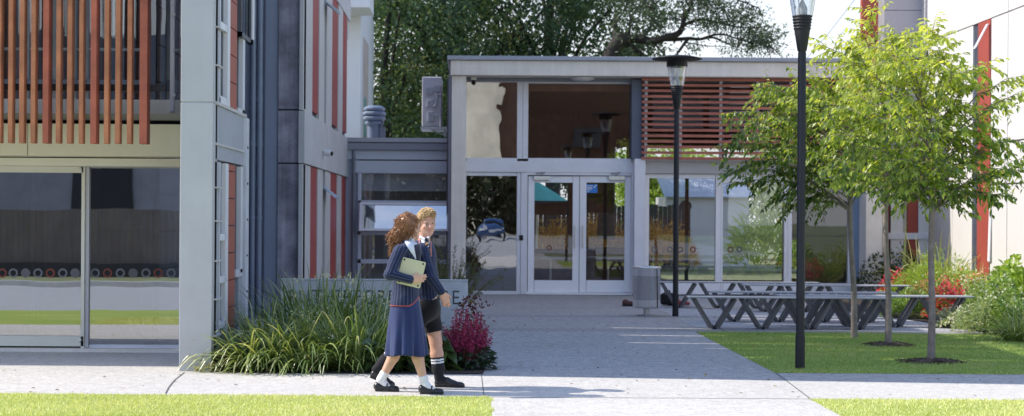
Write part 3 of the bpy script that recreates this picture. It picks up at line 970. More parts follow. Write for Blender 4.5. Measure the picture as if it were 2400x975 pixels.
# vent cowl on the link roof
c = W(877, 326, 33.4); zr = W(877, 330, 33.4).z
VC = thing('roof_vent', 'blue-grey louvred vent cowl standing on the link roof', 'vent', (c.x, 33.4, zr))
b = MB()
for i, (r, z0, z1) in enumerate(((.15, -.05, .36),)): b.lathe([(r, z0), (r, z1)], (c.x, 33.4, zr), 20)
part('stack', b, mat('vent_paint', (.15, .19, .27), .45, spec=.5), VC)
b = MB()
for i, (r, z) in enumerate(((.21, .36), (.25, .46), (.26, .56), (.24, .66))):
    b.lathe([(r - .06, z - .03), (r, z), (r, z + .05), (r - .09, z + .10)], (c.x, 33.4, zr), 8)
b.lathe([(.14, .3), (.14, .76)], (c.x, 33.4, zr), 8)
part('cowl', b, mat('vent_cowl', (.17, .215, .31), .4, spec=.5), VC, bevel=.01)
b = MB(); b.box(c.x + .12, c.x + .24, 33.28, 33.45, zr - .05, zr + .3); b.tube([(c.x + .15, 33.3, zr + .3), (c.x + .2, 33.3, zr + .4), (c.x + .1, 33.3, zr + .5)], .03, 8)
part('motor_box', b, mat('vent_box', (.16, .18, .24), .5), VC, bevel=.01)
# air conditioner on its bracket
YA = 32.9
x0, x1, z0, z1 = R(989, 180, 1035, 297, YA)
AC = thing('air_conditioner', 'grey outdoor air conditioner unit on a wall bracket above the link roof', 'air conditioner', ((x0 + x1) / 2, YA, z0))
b = MB(); b.box(x0, x1, YA, YA + .9, z0, z1); part('casing', b, mat('ac_paint', (.58, .58, .62), .5, .05), AC, bevel=.02)
b = MB()
for pa, pya, pc, pyc in ((998, 205, 1014, 222), (1001, 235, 1016, 250), (1003, 262, 1018, 284), (1018, 200, 1033, 216)):
    b = MB(); b.pbox(pa, pya, pc, pyc, YA - .05, YA - .003); part('service_cover', b, mat('ac_cover', (.42, .43, .48), .5), AC, bevel=.008)
b = MB()
for pl in ([(1020, 218), (1024, 225), (1022, 246), (1016, 250)], [(1018, 268), (1030, 270), (1033, 280), (1032, 297)], [(1026, 220), (1034, 222)]):
    b.tube([Vector((W(px, py, YA - .06).x, YA - .06, W(px, py, YA - .06).z)) for px, py in pl], .022, 8)
part('refrigerant_pipe', b, mat('pipe_lagging', (.62, .62, .64), .7), AC)
b = MB(); b.pbox(986, 297, 1050, 303, YA - .05, YA + .9); b.pbox(1040, 303, 1046, 320, YA + .1, YA + .16); b.bar(W(1000, 300, YA + .2), W(1046, 318, YA + .2), .03, .03)
part('bracket', b, M_GALV, AC)

# ================================================================ main pavilion
MBD = thing('glazed_pavilion', 'low concrete and glass entrance building with red louvre screen and double doors', 'building', (4, 32, 0))
YF, YC, YG = 31.3, 31.4, 32.0
XE = W(2068, 400, YC).x
b = MB(); x0, _, z0, z1 = R(1056, 141, 1100, 176, YF); b.box(x0, XE, YF, YF + .6, z0, z1)
fb = part('fascia_beam', b, M_CONC, MBD, bevel=.012)
b = MB(); _, _, za, zb = R(1048, 132, 1100, 141, YF); b.box(x0 - .07, XE + .05, YF - .06, 40.5, z1 + .002, zb + .01); part('roof_capping', b, M_ROOF, MBD, bevel=.01)
ZB = z0
b = MB(); xa, xb, _, _ = R(1057, 400, 1091, 500, YC); b.box(xa, xb, YC, YC + .55, 0, ZB - .006); part('column', b, M_CONC, MBD, bevel=.01)
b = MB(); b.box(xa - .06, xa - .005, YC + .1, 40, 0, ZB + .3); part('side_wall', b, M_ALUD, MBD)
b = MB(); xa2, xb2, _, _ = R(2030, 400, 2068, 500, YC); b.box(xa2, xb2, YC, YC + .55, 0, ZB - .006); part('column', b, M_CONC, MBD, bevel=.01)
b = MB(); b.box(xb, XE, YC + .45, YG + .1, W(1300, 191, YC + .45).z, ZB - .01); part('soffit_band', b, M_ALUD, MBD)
c = W(1364, 187, 31.85); b = MB(); b.lathe([(.02, -.075), (.16, -.06), (.245, -.025), (.25, 0.0)], (c.x, 31.72, ZB - .005), 24)
part('soffit_lamp', b, M_WHITEP, MBD)
c = W(1110, 186, 31.8)
CM2 = thing('dome_camera', 'small white dome camera under the beam at the left column', 'camera', (c.x, 31.8, ZB - .01))
b = MB(); b.lathe([(.05, -.05), (.065, -.03), (.065, 0)], (c.x, 31.75, ZB - .01), 16); part('mount', b, M_WHITEP, CM2)
b = MB(); b.lathe([(.012, -.11), (.04, -.09), (.048, -.05)], (c.x, 31.75, ZB - .01), 16); part('dome', b, M_BLACK, CM2)


def frame(name, bars, mt, panes, gm, parent=MBD, Y=YG, d=.12, bevel=.004):
    f = MB()
    for r in bars: f.pbox(*r, Y - d / 2, Y + d / 2)
    o = part(name, f, mt, parent, bevel=bevel)
    for r in panes:
        x0, x1, z0, z1 = R(*r, Y); g = MB(); g.quad((x0, Y, z0), (x1, Y, z0), (x1, Y, z1), (x0, Y, z1)); part('pane', g, gm, o)
    return o


frame('window', [(1086, 189, 1093, 372), (1212, 189, 1225, 372), (1093, 370, 1212, 378), (1093, 189, 1212, 192)], M_ALU, [(1093, 192, 1212, 370)], G_WAVY)
frame('window', [(1225.5, 189, 1238, 372), (1479, 189, 1487, 378), (1238, 371, 1479, 379), (1238, 189, 1479, 196)], M_ALU, [(1238, 196, 1479, 371)], G_MAIN)
b = MB(); b.pbox(1086, 378, 1486, 404, YG - .09, YG + .09); part('transom_beam', b, M_ALU, MBD, bevel=.006)
frame('sidelight', [(1086, 404, 1092, 690), (1211, 404, 1220, 690), (1092, 404, 1211, 412), (1092, 682, 1211, 690)], M_ALU, [(1092, 412, 1211, 682)], G_WAVY)
b = MB(); b.pbox(1220.5, 404, 1236, 690, YG - .075, YG + .075); b.pbox(1479, 404, 1486, 690, YG - .075, YG + .075); b.pbox(1236, 404, 1479, 411, YG - .075, YG + .075)
dfr = part('door_frame', b, M_ALU, MBD, bevel=.004)
b = MB(); b.pbox(1217, 551, 1226, 563, YG - .10, YG - .078); part('card_reader', b, M_BLACK, dfr, bevel=.004)
b = MB(); b.pbox(1232, 686, 1482, 691, YG - .12, YG + .1); part('threshold', b, M_WHITEF, dfr)
doors = []
for (a, c, ga, gc, hx, lab) in ((1237.5, 1357, 1252, 1342, 1347, 'left door leaf of the glazed pair'), (1358.5, 1478, 1374, 1464, 1366, 'right door leaf with a blue notice on its glass')):
    f = MB()
    f.pbox(a, 413, ga, 685, YG - .03, YG + .03); f.pbox(gc, 413, c, 685, YG - .03, YG + .03); f.pbox(ga, 413, gc, 428, YG - .03, YG + .03); f.pbox(ga, 657, gc, 685, YG - .03, YG + .03)
    d = part('door', f, M_WHITEF, MBD, bevel=.003); d['label'] = lab
    x0, x1, z0, z1 = R(ga, 428, gc, 657, YG); g = MB(); g.quad((x0, YG, z0), (x1, YG, z0), (x1, YG, z1), (x0, YG, z1)); part('pane', g, G_MAIN, d)
    h = MB(); t0, t1 = W(hx, 529, YG - .09), W(hx, 582, YG - .09)
    h.tube([t0, t1], .014, 10)
    for py in (537, 575):
        q = W(hx, py, YG - .09); h.tube([q, q + Vector((0, .07, 0))], .01, 8)
    part('handle', h, M_STEEL, d)
    cl = MB(); k0 = ga if a < 1300 else gc - 36
    cl.pbox(k0 - 1, 412.5, k0 + 37, 422, YG - .09, YG - .032); 
    part('door_closer', cl, M_STEEL, d, bevel=.006)
    ar = MB(); q0, q1 = W(k0 + 14, 411, YG - .10), W(k0 + 26, 404, YG - .2)
    ar.bar(q0, q1, .02, .012); ar.bar(q1, W(k0 + 4, 407, YG - .08), .02, .012); part('closer_arm', ar, M_GALV, d)
    doors.append(d)
b = MB(); x0, x1, z0, z1 = R(1374.5, 432, 1400, 452, YG - .006); b.box(x0, x1, YG - .007, YG - .004, z0, z1)
nt_ = part('notice', b, M_BLUEN, doors[1])
b = MB()
for (pa, py, pc) in ((1376, 434.5, 1390), (1376, 438, 1388), (1376, 441, 1389), (1376, 444, 1386)):
    xx0, xx1, zz0, zz1 = R(pa, py, pc, py + 1.5, YG - .009); b.box(xx0, xx1, YG - .010, YG - .0075, zz0, zz1)
q = W(1395, 436, YG - .009); b.bar(q + Vector((-.03, 0, -.04)), q + Vector((.03, 0, .03)), .02, .003); b.ring(W(1379, 449, YG - .009), .014, 0, 12, 'y', .002)
part('notice_print', b, M_WHITEP, nt_)
b = MB(); q = W(1287, 581, YG - .004); b.ring(q, .055, .034, 24, 'y', .002); part('safety_dot', b, M_DOTR, doors[0])
# steel column between doors and screen
b = MB(); b.pbox(1486.5, 372, 1512, 690, YC + .2, YG + .1); part('steel_column', b, M_ALU, MBD, bevel=.006)
b = MB(); b.pbox(1481, 186, 1503, 372, YC + .3, YG + .2); part('dark_reveal', b, M_BLUED, MBD)
b = MB(); b.pbox(1503, 376, 2030, 408, YG - .15, YG + .05); b.box(W(1503, 380, YG).x, XE, YG - .22, YG - .152, W(1700, 380, YG).z, W(1700, 373, YG).z); part('lintel_beam', b, mat('lintel_grey', (.52, .52, .53), .5, .05, 1, 60, .03, streak=.05), MBD, bevel=.006)
# ground floor glazing on the right
frame('window', [(1512, 408, 1521, 690), (1677, 408, 1689, 690), (1521, 408, 1677, 418), (1521, 664, 1677, 690)], M_WHITEF, [(1521, 418, 1677, 664)], G_MAIN)
frame('sliding_door', [(1689.5, 408, 1694, 690), (1838, 408, 1846, 690), (1694, 408, 1838, 430), (1694, 664, 1838, 690)], M_WHITEF, [(1694, 430, 1838, 664)], G_MAIN)
frame('window', [(1846.5, 408, 1856, 690), (1988, 408, 1997, 690), (1856, 408, 1988, 418), (1856, 664, 1988, 690)], M_WHITEF, [(1856, 418, 1988, 664)], G_MAIN)
for px, m_ in ((1533, M_DOTW), (1570, M_DOTW), (1594, M_DOTG), (1624, M_DOTR), (1712, M_DOTR), (1733, M_DOTG)):
    b = MB(); q = W(px, 585, YG - .003); b.ring(q, .062, .038, 24, 'y', .002); part('safety_dot', b, m_, MBD)
# blue door at the right end
b = MB(); b.pbox(1997.5, 404, 2030, 690, YG - .06, YG + .04); bd = part('door', b, mat('blue_door', (.22, .29, .40), .45), MBD, bevel=.004); bd['label'] = 'blue-grey solid door at the right end'
h = MB(); t0, t1 = W(2023, 520, YG - .12), W(2023, 590, YG - .12); h.tube([t0, t1], .016, 10)
for py in (530, 580): q = W(2023, py, YG - .12); h.tube([q, q + Vector((0, .07, 0))], .011, 8)
part('handle', h, M_STEEL, bd)
b = MB(); q = W(2024, 440, YG - .065); b.lathe([(.0, 0), (.10, 0)], (0, 0, 0), 3, cap=False); b = MB(); b.ring((q.x, q.y, q.z), .09, 0, 20, 'y', .006); part('round_vision_pane', b, M_DARK, bd)
# clerestory behind the louvres
fr = [(1503, 186, 1512, 375), (1512, 186, 2030, 196)]
frame('clerestory_window', fr + [(px, 196, px + 8, 375) for px in (1690, 1850, 2020)], M_BLUED, [(1512, 196, 2030, 375)], G_MAIN)
b = MB()
for pa, pc in ((1530, 1648), (1662, 1684), (1700, 1770), (1786, 1846), (1862, 1940)): b.pbox(pa, 200, pc, 300, 32.5, 32.52)
part('clerestory_fill_panel', b, mat('pale_clerestory_fill', (.46, .46, .52), .7), MBD)  # pale panels added behind the panes to lighten the gaps between slats
LS = MB()
for px in (1511, 1592, 1686, 1772, 1850, 1930): LS.pbox(px, 186, px + 6.5, 374, 31.62, 31.68)
ls = part('louvre_screen', LS, mat('screen_post', (.62, .62, .66), .4), MBD)
ls['label'] = 'red timber louvre screen with pale steel posts'
M_SLAT = mat('red_cedar_slat', (.46, .165, .12), .6, .18, 3, 40, .1, streak=.1)
for i in range(15):
    py = 187 + i * 13.2
    z = W(1690, py, 31.58).z
    b = MB(); x0 = W(1504, 280, 31.58).x
    b.obox(((x0 + XE) / 2, 31.575, z), ((XE - x0) / 2, .022, .024), Matrix.Rotation(.25, 3, 'X')); part('slat', b, M_SLAT, ls)
# inside: floor, dark end walls, timber ceiling, rear wall with openings
X0i, X1i = xb - .3, XE - .1
YB = 39.0
b = MB(); b.box(X0i, X1i, YG + .07, YB, .004, .012); part('room_floor', b, M_NIGHT, MBD)
b = MB(); b.box(X0i, X1i, YG + .1, YB, ZB - .25, ZB - .02); part('timber_ceiling', b, M_TIMBER, MBD)
b = MB(); b.box(X0i - .1, X0i, YG + .1, YB, 0, ZB); b.box(X1i, X1i + .1, YG + .1, YB, 0, ZB); part('room_wall', b, M_NIGHT, MBD)
def RX(px): return W(px, 500, YB).x
def RZ(py): return W(1500, py, YB).z
ops = [(1250, 428, 1330, 472), (1439, 425, 1470, 500), (1375, 500, 1470, 580), (1256, 505, 1330, 585), (1522, 412, 1835, 655), (1850, 560, 1985, 650), (1438, 345, 1468, 380), (1512, 345, 1800, 385)]
rects = [(RX(a), RX(c), RZ(d_), RZ(b_)) for a, b_, c, d_ in ops]
xs = sorted({X0i, X1i, *[r[0] for r in rects], *[r[1] for r in rects]}); zs = sorted({0.0, ZB, *[max(r[2], 0) for r in rects], *[r[3] for r in rects]})
b = MB()
for i in range(len(xs) - 1):
    for j in range(len(zs) - 1):
        mx, mz = (xs[i] + xs[i + 1]) / 2, (zs[j] + zs[j + 1]) / 2
        if not any(r[0] < mx < r[1] and r[2] < mz < r[3] for r in rects): b.box(xs[i], xs[i + 1], YB, YB + .1, zs[j], zs[j + 1])
part('rear_wall', b, M_TIMBER, MBD)
b = MB()
for px in (1680, 1605): b.box(RX(px), RX(px) + .09, YB - .05, YB - .002, 0, RZ(412))
part('rear_mullion', b, M_DARK, MBD)
# red stool and round tables inside
q = W(1155, 690, 33.2)
ST = thing('red_stool', 'red four-legged stool standing inside behind the sidelight left of the doors', 'stool', (q.x, 33.2, .012))
b = MB(); b.box(q.x - .2, q.x + .2, 33.0, 33.4, .70, .74); part('seat', b, M_REDL, ST, bevel=.01)
for sx in (-1, 1):
    for sy in (-1, 1):
        b = MB(); b.tube([(q.x + sx * .24, 33.2 + sy * .22, .012), (q.x + sx * .17, 33.2 + sy * .16, .70)], .02, 8); part('leg', b, M_REDL, ST)
for (px, YT, lab) in ((1290, 34.0, 'pale round table inside behind the left door leaf'), (1425, 34.6, 'pale round table inside behind the right door leaf')):
    q = W(px, 600, YT); t = thing('round_table', lab, 'table', (q.x, YT, .012), 'round tables inside the entrance')
    b = MB(); b.lathe([(.55, .70), (.56, .72), (.55, .735)], (q.x, YT, 0), 32); part('table_top', b, mat('table_laminate', (.55, .53, .5), .35), t)
    b = MB(); b.lathe([(.03, .04), (.03, .70)], (q.x, YT, 0), 12); part('pedestal', b, M_STEEL, t)
    b = MB(); b.lathe([(.26, .012), (.24, .03), (.03, .05)], (q.x, YT, 0), 24); part('base', b, M_STEEL, t)

# ================================================================ back yard seen through the pavilion
YS = 52.0
x0, x1, z0, z1 = R(1596, 420, 1762, 620, YS)
SH = thing('garden_shed', 'white shed with corrugated roof in the yard behind the pavilion', 'shed', ((x0 + x1) / 2, YS, 0))
zE = W(1700, 461, YS).z
b = MB(); b.box(x0 - .5, x1 - .1, YS, YS + 3, 0, zE); part('wall', b, M_WHITE, SH)
n = 40; v = []; fcs = []
for i in range(n * 4 + 1):
    xx = x0 - .6 + (x1 - x0 + .65) * i / (n * 4); o = .025 * math.sin(i * PI / 2)
    v += [(xx, YS - .25, zE - .02 + o), (xx - (.9 if i > 0 else 0) * 0, YS + 2.2, zE + .75 + o)]
for i in range(n * 4): fcs.append((2 * i, 2 * i + 2, 2 * i + 3, 2 * i + 1))
b = MB(); b.add(v, fcs, True); part('corrugated_roof', b, mat('zinc_roof', (.66, .70, .74), .4), SH)
b = MB(); c = W(1607, 483, YS - .02); b.ring((c.x, YS - .02, c.z), .2, 0, 24, 'y', .03); part('round_window', b, M_DARK, SH)
x0, x1, z0, z1 = R(1100, 480, 1610, 620, 50)
b = MB()
xx = x0
while xx < x1: b.box(xx, xx + .14, 50, 50.03, 0, z1 + .04 * math.sin(xx * 9)); xx += .15
yf = part('board_fence', b, M_FENCED, None); tag(yf, 'dark vertical board fence in the yard behind the pavilion', 'fence')

# ================================================================ white building behind the link
YW = 40.0
WB = thing('white_building', 'tall white rendered building behind the link roof', 'building', (-3, YW, 0))
x0, x1, z0, z1 = R(816, 20, 872, 340, YW)
xm = W(845, 200, YW).x
def WY(px): return FPX * xm / (px - VPX)
b = MB(); b.box(-9, xm, YW, WY(874), 0, 7.6); part('wall', b, M_WHITE, WB, bevel=.01)
b = MB(); b.box(xm - .1, xm + .004, WY(848), WY(861), 2.5, W(855, 96, WY(855)).z); part('slot_window', b, mat('warm_reveal', (.60, .48, .43), .6), WB)
b = MB(); b.box(xm + .005, xm + .03, WY(851), WY(854), 2.5, W(853, 230, WY(853)).z); part('window_edge', b, mat('green_glass_edge', (.2, .5, .42), .3), WB)
b = MB(); _, _, z0, z1 = R(816, -30, 866, 17, YW - 1.6); b.box(-4, W(866, 0, YW - 1.6).x, YW - 1.6, YW, z0, z1 + .3); part('roof_slab', b, M_WHITE, WB)

# ================================================================ right building
XR = 9.6
RB = thing('panelled_building', 'tall white panelled building at the right with red vertical strips', 'building', (XR, 28, 0))
def RY(px): return FPX * XR / (px - VPX)
z1j, z2j, z3j = 5.37, 3.03, 2.27
def rb(b, ya, yb, z0, z1, proud=0, back=.08): return b.box(XR - proud, XR + back, ya, yb, z0, z1)
b = MB(); ys0, ys1, ys2 = RY(2278), RY(2291), RY(2321)
ye = 33.0
tz = W(2300, 52, ys1).z
cols = [(ys0 + .0, RY(2232)), (RY(2232) + .012, ye)]
for ya, yb in ((24.6, 26.3), (26.324, ys2 - .9), (ys2 - .876, ys2)):
    for z0, z1 in ((0, z3j - .014), (z3j + .014, z2j - .014), (z2j + .014, z1j - .014), (z1j + .014, 9.5)): rb(b, ya, yb, z0, z1)
for ya, yb in ((ys2, ys0),):
    rb(b, ya, yb, tz, z1j - .008) if tz < z1j else None
    rb(b, ya, yb, z1j + .008, 9.5)
for ya, yb in cols:
    for z0, z1 in ((0, z3j - .014), (z3j + .014, z2j - .014), (z2j + .014, z1j - .014), (z1j + .014, 9.5)): rb(b, ya, yb, z0, z1)
part('wall_panel', b, M_WPANEL, RB)
b = MB(); b.box(XR + .07, XR + .3, 24.62, ye, 0, 9.5); part('wall', b, M_DARK, RB)
b = MB(); b.box(XR - .012, XR + .06, ys2 + .02, ys1, 0, min(tz, z1j) - .01); part('red_strip', b, M_REDL, RB, bevel=.004)
b = MB(); b.box(XR + .04, XR + .068, ys1, ys0, 0, tz - .01); part('slot_window', b, mat('dark_slot', (.07, .075, .1), .3), RB)
b = MB()
q = W(2309, 88, ys2)
b.add([(XR - .07, ys2 + .03, q.z + .25), (XR - .07, ys2 + .12, q.z + .25), (XR - .30, ys2 + .12, q.z - .2), (XR - .30, ys2 + .03, q.z - .2),
       (XR - .04, ys2 + .03, q.z + .27), (XR - .04, ys2 + .12, q.z + .27), (XR - .27, ys2 + .12, q.z - .18), (XR - .27, ys2 + .03, q.z - .18)], [(0, 3, 2, 1), (4, 5, 6, 7), (0, 1, 5, 4), (1, 2, 6, 5), (2, 3, 7, 6), (3, 0, 4, 7)])
part('window_sash', b, M_WHITEF, RB)
b = MB()
for py0, py1, px in ((470, 612, 2322),):
    z0, z1 = W(px, py1, ys2).z, W(px, py0, ys2).z
    b.add([(XR - .02, ys2 - .10, z1), (XR - .02, ys2, z1), (XR - .05, ys2, z0), (XR - .05, ys2 - .10, z0), (XR, ys2 - .10, z1), (XR, ys2, z1), (XR - .03, ys2, z0 - .02), (XR - .03, ys2 - .10, z0 - .02)], [(0, 3, 2, 1), (4, 5, 6, 7), (0, 1, 5, 4), (1, 2, 6, 5), (2, 3, 7, 6), (3, 0, 4, 7)])
part('window_sash', b, M_WHITEF, RB)
b = MB(); c = W(2386, 1, 30); 
# frontal dark return wall and grey clad block with red fin
b = MB(); b.box(W(2226, 500, 32.8).x, XR + .1, 32.8, 33.2, 0, 3.2); part('return_wall', b, M_BLUEG, RB)
gx0, gx1 = W(2064, 100, 33).x, W(2180, 100, 33).x
b = MB()
for i in range(14):
    z = 3.0 + i * .52; b.box(gx0, gx1, 33.0, 33.05, z, z + .508)
part('cladding', b, M_GPANEL, RB)
b = MB(); b.box(gx0 - .02, XR + .1, 33.06, 33.4, 2.75, 9.6); part('upper_block', b, M_BLUEG, RB)
b = MB(); b.box(gx1, XR, 33.0, 33.035, 2.9, 9.6); part('pale_corner', b, M_WPANEL, RB)
for px in (2183, 2190):
    q = W(px, 60, 32.9); b = MB(); b.tube([(q.x, 32.93, 2.9), (q.x, 32.93, 9.5)], .03, 8); part('downpipe', b, M_WHITE, RB)
b = MB(); rx0, rx1 = W(2020, 60, 32.7).x, W(2058, 60, 32.7).x; zf = W(2040, 205, 32.7).z; b.box(rx0, rx1, 32.7, 32.85, zf - 1.2, 9.6); part('red_fin', b, M_REDL, RB, bevel=.005)
b = MB(); b.box(rx1, gx0 + .05, 32.9, 33.4, 2.75, 9.6); part('white_edge', b, M_WHITE, RB)
# window band between pavilion and return wall
f = MB()
bars = [(2066, 430, 2076, 660), (2216, 430, 2228, 660), (2076, 430, 2216, 440), (2076, 546, 2216, 561), (2076, 617, 2216, 630)]
for r in bars: f.pbox(*r, 32.3, 32.42)
w_ = part('window', f, M_ALU, RB, bevel=.004)
for r in ((2076, 440, 2216, 546), (2076, 561, 2216, 617)):
    x0, x1, z0, z1 = R(*r, 32.36); g = MB(); g.quad((x0, 32.36, z0), (x1, 32.36, z0), (x1, 32.36, z1), (x0, 32.36, z1)); part('pane', g, G_MAIN, w_)
b = MB(); b.pbox(2066, 630, 2230, 760, 32.3, 32.5); part('base_wall', b, M_ALUD, RB)
b = MB(); x0, x1, _, _ = R(2066, 430, 2230, 600, 32.8); b.box(x0, x1, 33.6, 33.7, 0, 3); part('room_wall', b, M_NIGHT, RB)
b = MB()
for pa, pc, m_ in ((2118, 2142, 0), (2195, 2216, 0)):
    x0, x1, z0, z1 = R(pa, 440, pc, 617, 32.6); b.box(x0, x1, 32.335, 32.35, z0, z1)
part('red_reflection_panel', b, M_REDL, RB)  # flat red panels outside the glass stand in for reflections
b = MB()
for pa, pc in ((2080, 2108), (2144, 2180)):
    x0, x1, z0, z1 = R(pa, 440, pc, 617, 32.6); b.box(x0, x1, 32.335, 32.35, z0, z1)
part('pale_reflection_panel', b, M_WHITE, RB)  # pale panels before the panes imitate bright reflections

# overhead wire
p0, p1 = W(1870, 160, 32), W(2010, -10, 34)
ow = MB(); ow.tube([p0, p0.lerp(p1, .5) + Vector((0, 0, -.05)), p1], .008, 5); o = part('overhead_wire', ow, M_GALV); tag(o, 'thin overhead wire slanting across the pale sky by the red fin', 'wire')

# ================================================================ across the street (mirrored in the glass)
b = MB(); x = -40
while x < -6.2: b.box(x, x + .14, -3.9, -3.87, 0, 1.75); x += .155
o = part('timber_fence', b, M_FENCE); tag(o, 'brown timber board fence across the street mirrored in the sliding doors', 'fence')
b = MB(); b.box(-40, -6.0, -3.86, -3.6, 0, .36); o = part('fence_base_shadow', b, M_DARK); tag(o, 'dark strip standing in for shadow at the fence foot, mirrored in the sliding doors', 'painted shadow')  # dark box added where shadow lies along the fence base
HB = thing('street_house', 'grey house across the street mirrored in the sliding doors', 'house', (-14, -12, 0))
b = MB(); b.box(-30, -5.8, -16, -10, 0, 4.5); part('wall', b, mat('house_wall', (.30, .29, .33), .8), HB)
b = MB()
for x in (-27, -22, -17, -12, -8.6):
    b.box(x, x + 1.8, -9.99, -9.93, 1.8, 3.6)
part('window', b, M_DARK, HB)
b = MB(); b.prism([(-31, 4.5), (-5.2, 4.5), (-8, 7.0), (-28, 7.0)], -17, -9.4); part('roof', b, M_BLUED, HB)
CB = thing('hall_building', 'cream hall with a brown timber front mirrored in the upper window', 'building', (1, -22, 0))
b = MB(); b.add([(-7, -92, 0), (2.5, -82.5, 0), (2.5, -95, 0), (-7, -95, 0), (-7, -92, 22), (2.5, -82.5, 22), (2.5, -95, 22), (-7, -95, 22)], [(0, 3, 2, 1), (4, 5, 6, 7), (0, 1, 5, 4), (1, 2, 6, 5), (2, 3, 7, 6), (3, 0, 4, 7)]); part('wall', b, mat('hall_wall', (.62, .57, .49), .8, .5, .12), CB)
for i in range(44):
    xx = 2.55 + i * .5; b = MB(); b.box(xx, xx + .49, -90, -84, 0, 17.6); part('timber_front', b, M_TIMBER, CB)
b = MB(); b.box(2.55, 24.5, -90, -83.4, 17.65, 24); part('lit_timber_band', b, mat('lit_timber', (.42, .20, .12), .6, .3, .3, 4, .15), CB)  # lit top band put into the colour, lighter than the timber below
for xx, z0, z1 in ((6.0, 3, 6.0), (15, 8, 10.5), (9.5, 8.5, 10.2)):
    b = MB(); b.box(xx, xx + 2.6, -83.6, -83.3, z0, z1); part('window', b, mat('hall_window', (.12, .13, .15), .3), CB)

# blue car down the drive, mirrored in the glass left of the doors
CAR = thing('parked_car', 'blue car parked down the drive mirrored in the glass left of the doors', 'car', (1.3, -41, .004))
s = SDF(.12); s.box((0, 0, .62), (.88, 2.1, .34), rad=.18); s.box((0, -.25, 1.12), (.70, 1.15, .36), rad=.22); s.ell((0, 1.5, .75), (.8, .6, .25))
V, F = s.mesh(.05); mesh_obj('car_body', V, F, mat('blue_car_paint', (.03, .09, .24), .25, .03, coat=.8), CAR, True, world=False)
for y0, y1, hw in ((.86, .92, .58), (-1.42, -1.36, .58)):
    b = MB(); b.add([(-hw - .06, y0 + .12, .98), (hw + .06, y0 + .12, .98), (hw - .04, y0 - .0, 1.36), (-hw + .04, y0, 1.36)], [(0, 1, 2, 3)]); part('windscreen', b, mat('car_glass', (.02, .025, .03), .08), CAR, world=False)
for sx in (-1, 1):
    b = MB(); b.obox((sx * .62, 2.06, .74), (.17, .06, .08), Matrix.Identity(3)); part('headlight', b, M_WHITEP, CAR, bevel=.03, world=False)
    for yy in (1.35, -1.3):
        b = MB(); b.tube([(sx * .70, yy, .32), (sx * .90, yy, .32)], [.32, .32], 20); wh = part('tyre', b, M_BLACK, CAR, world=False)
        b = MB(); b.tube([(sx * .89, yy, .32), (sx * .905, yy, .32)], [.2, .2], 16); part('rim', b, M_STEEL, wh, world=False)
b = MB(); b.box(-.35, .35, 2.10, 2.13, .52, .64); part('number_plate', b, M_WHITEP, CAR, world=False)

# hedge across the drive, mirrored low in the glass
HD = Leaves(); n = 9000
P = np.stack([RNG.uniform(-9, 4.6, n), -58 + RNG.normal(size=n) * .5, RNG.uniform(0, 1, n) ** .8 * 5.2], 1); P[:, 2] += .25 * np.sin(P[:, 0] * 2.1)
HD.rhomb(P, rdir(n), rdir(n), RNG.uniform(.3, .55, n), RNG.uniform(.18, .3, n), RNG.uniform(0, 1, n))
ho_ = HD.build('clipped_hedge', leaf_mat('hedge_leaf', [(0, (.02, .035, .015)), (1, (.07, .09, .03))], .2, .04)); tag(ho_, 'tall dark hedge across the drive mirrored in the glass left of the doors', 'hedge')

# teal umbrella in the rear yard, seen through the left door leaf
q = W(1258, 470, 44); UM = thing('patio_umbrella', 'teal patio umbrella seen through the top of the left door leaf', 'umbrella', (q.x, 44, 0))
za, zr_ = W(1258, 424, 44).z, W(1258, 472, 44).z; b = MB(); v = [(q.x, 44, za)] + [(q.x + 1.0 * math.cos(a * PI / 4 + .3), 44 + 1.0 * math.sin(a * PI / 4 + .3), zr_) for a in range(8)]
b.add(v, [(0, 1 + k_, 1 + (k_ + 1) % 8) for k_ in range(8)]); b.add([(p[0], p[1], p[2]) for p in v[1:]] + [(p[0], p[1], p[2] - .1) for p in v[1:]], [(k_, 8 + k_, 8 + (k_ + 1) % 8, (k_ + 1) % 8) for k_ in range(8)])
part('canopy', b, mat('teal_canvas', (.12, .50, .42), .8), UM)
b = MB(); b.tube([(q.x, 44, 0), (q.x, 44, za)], .025, 10); part('pole', b, M_STEEL, UM)
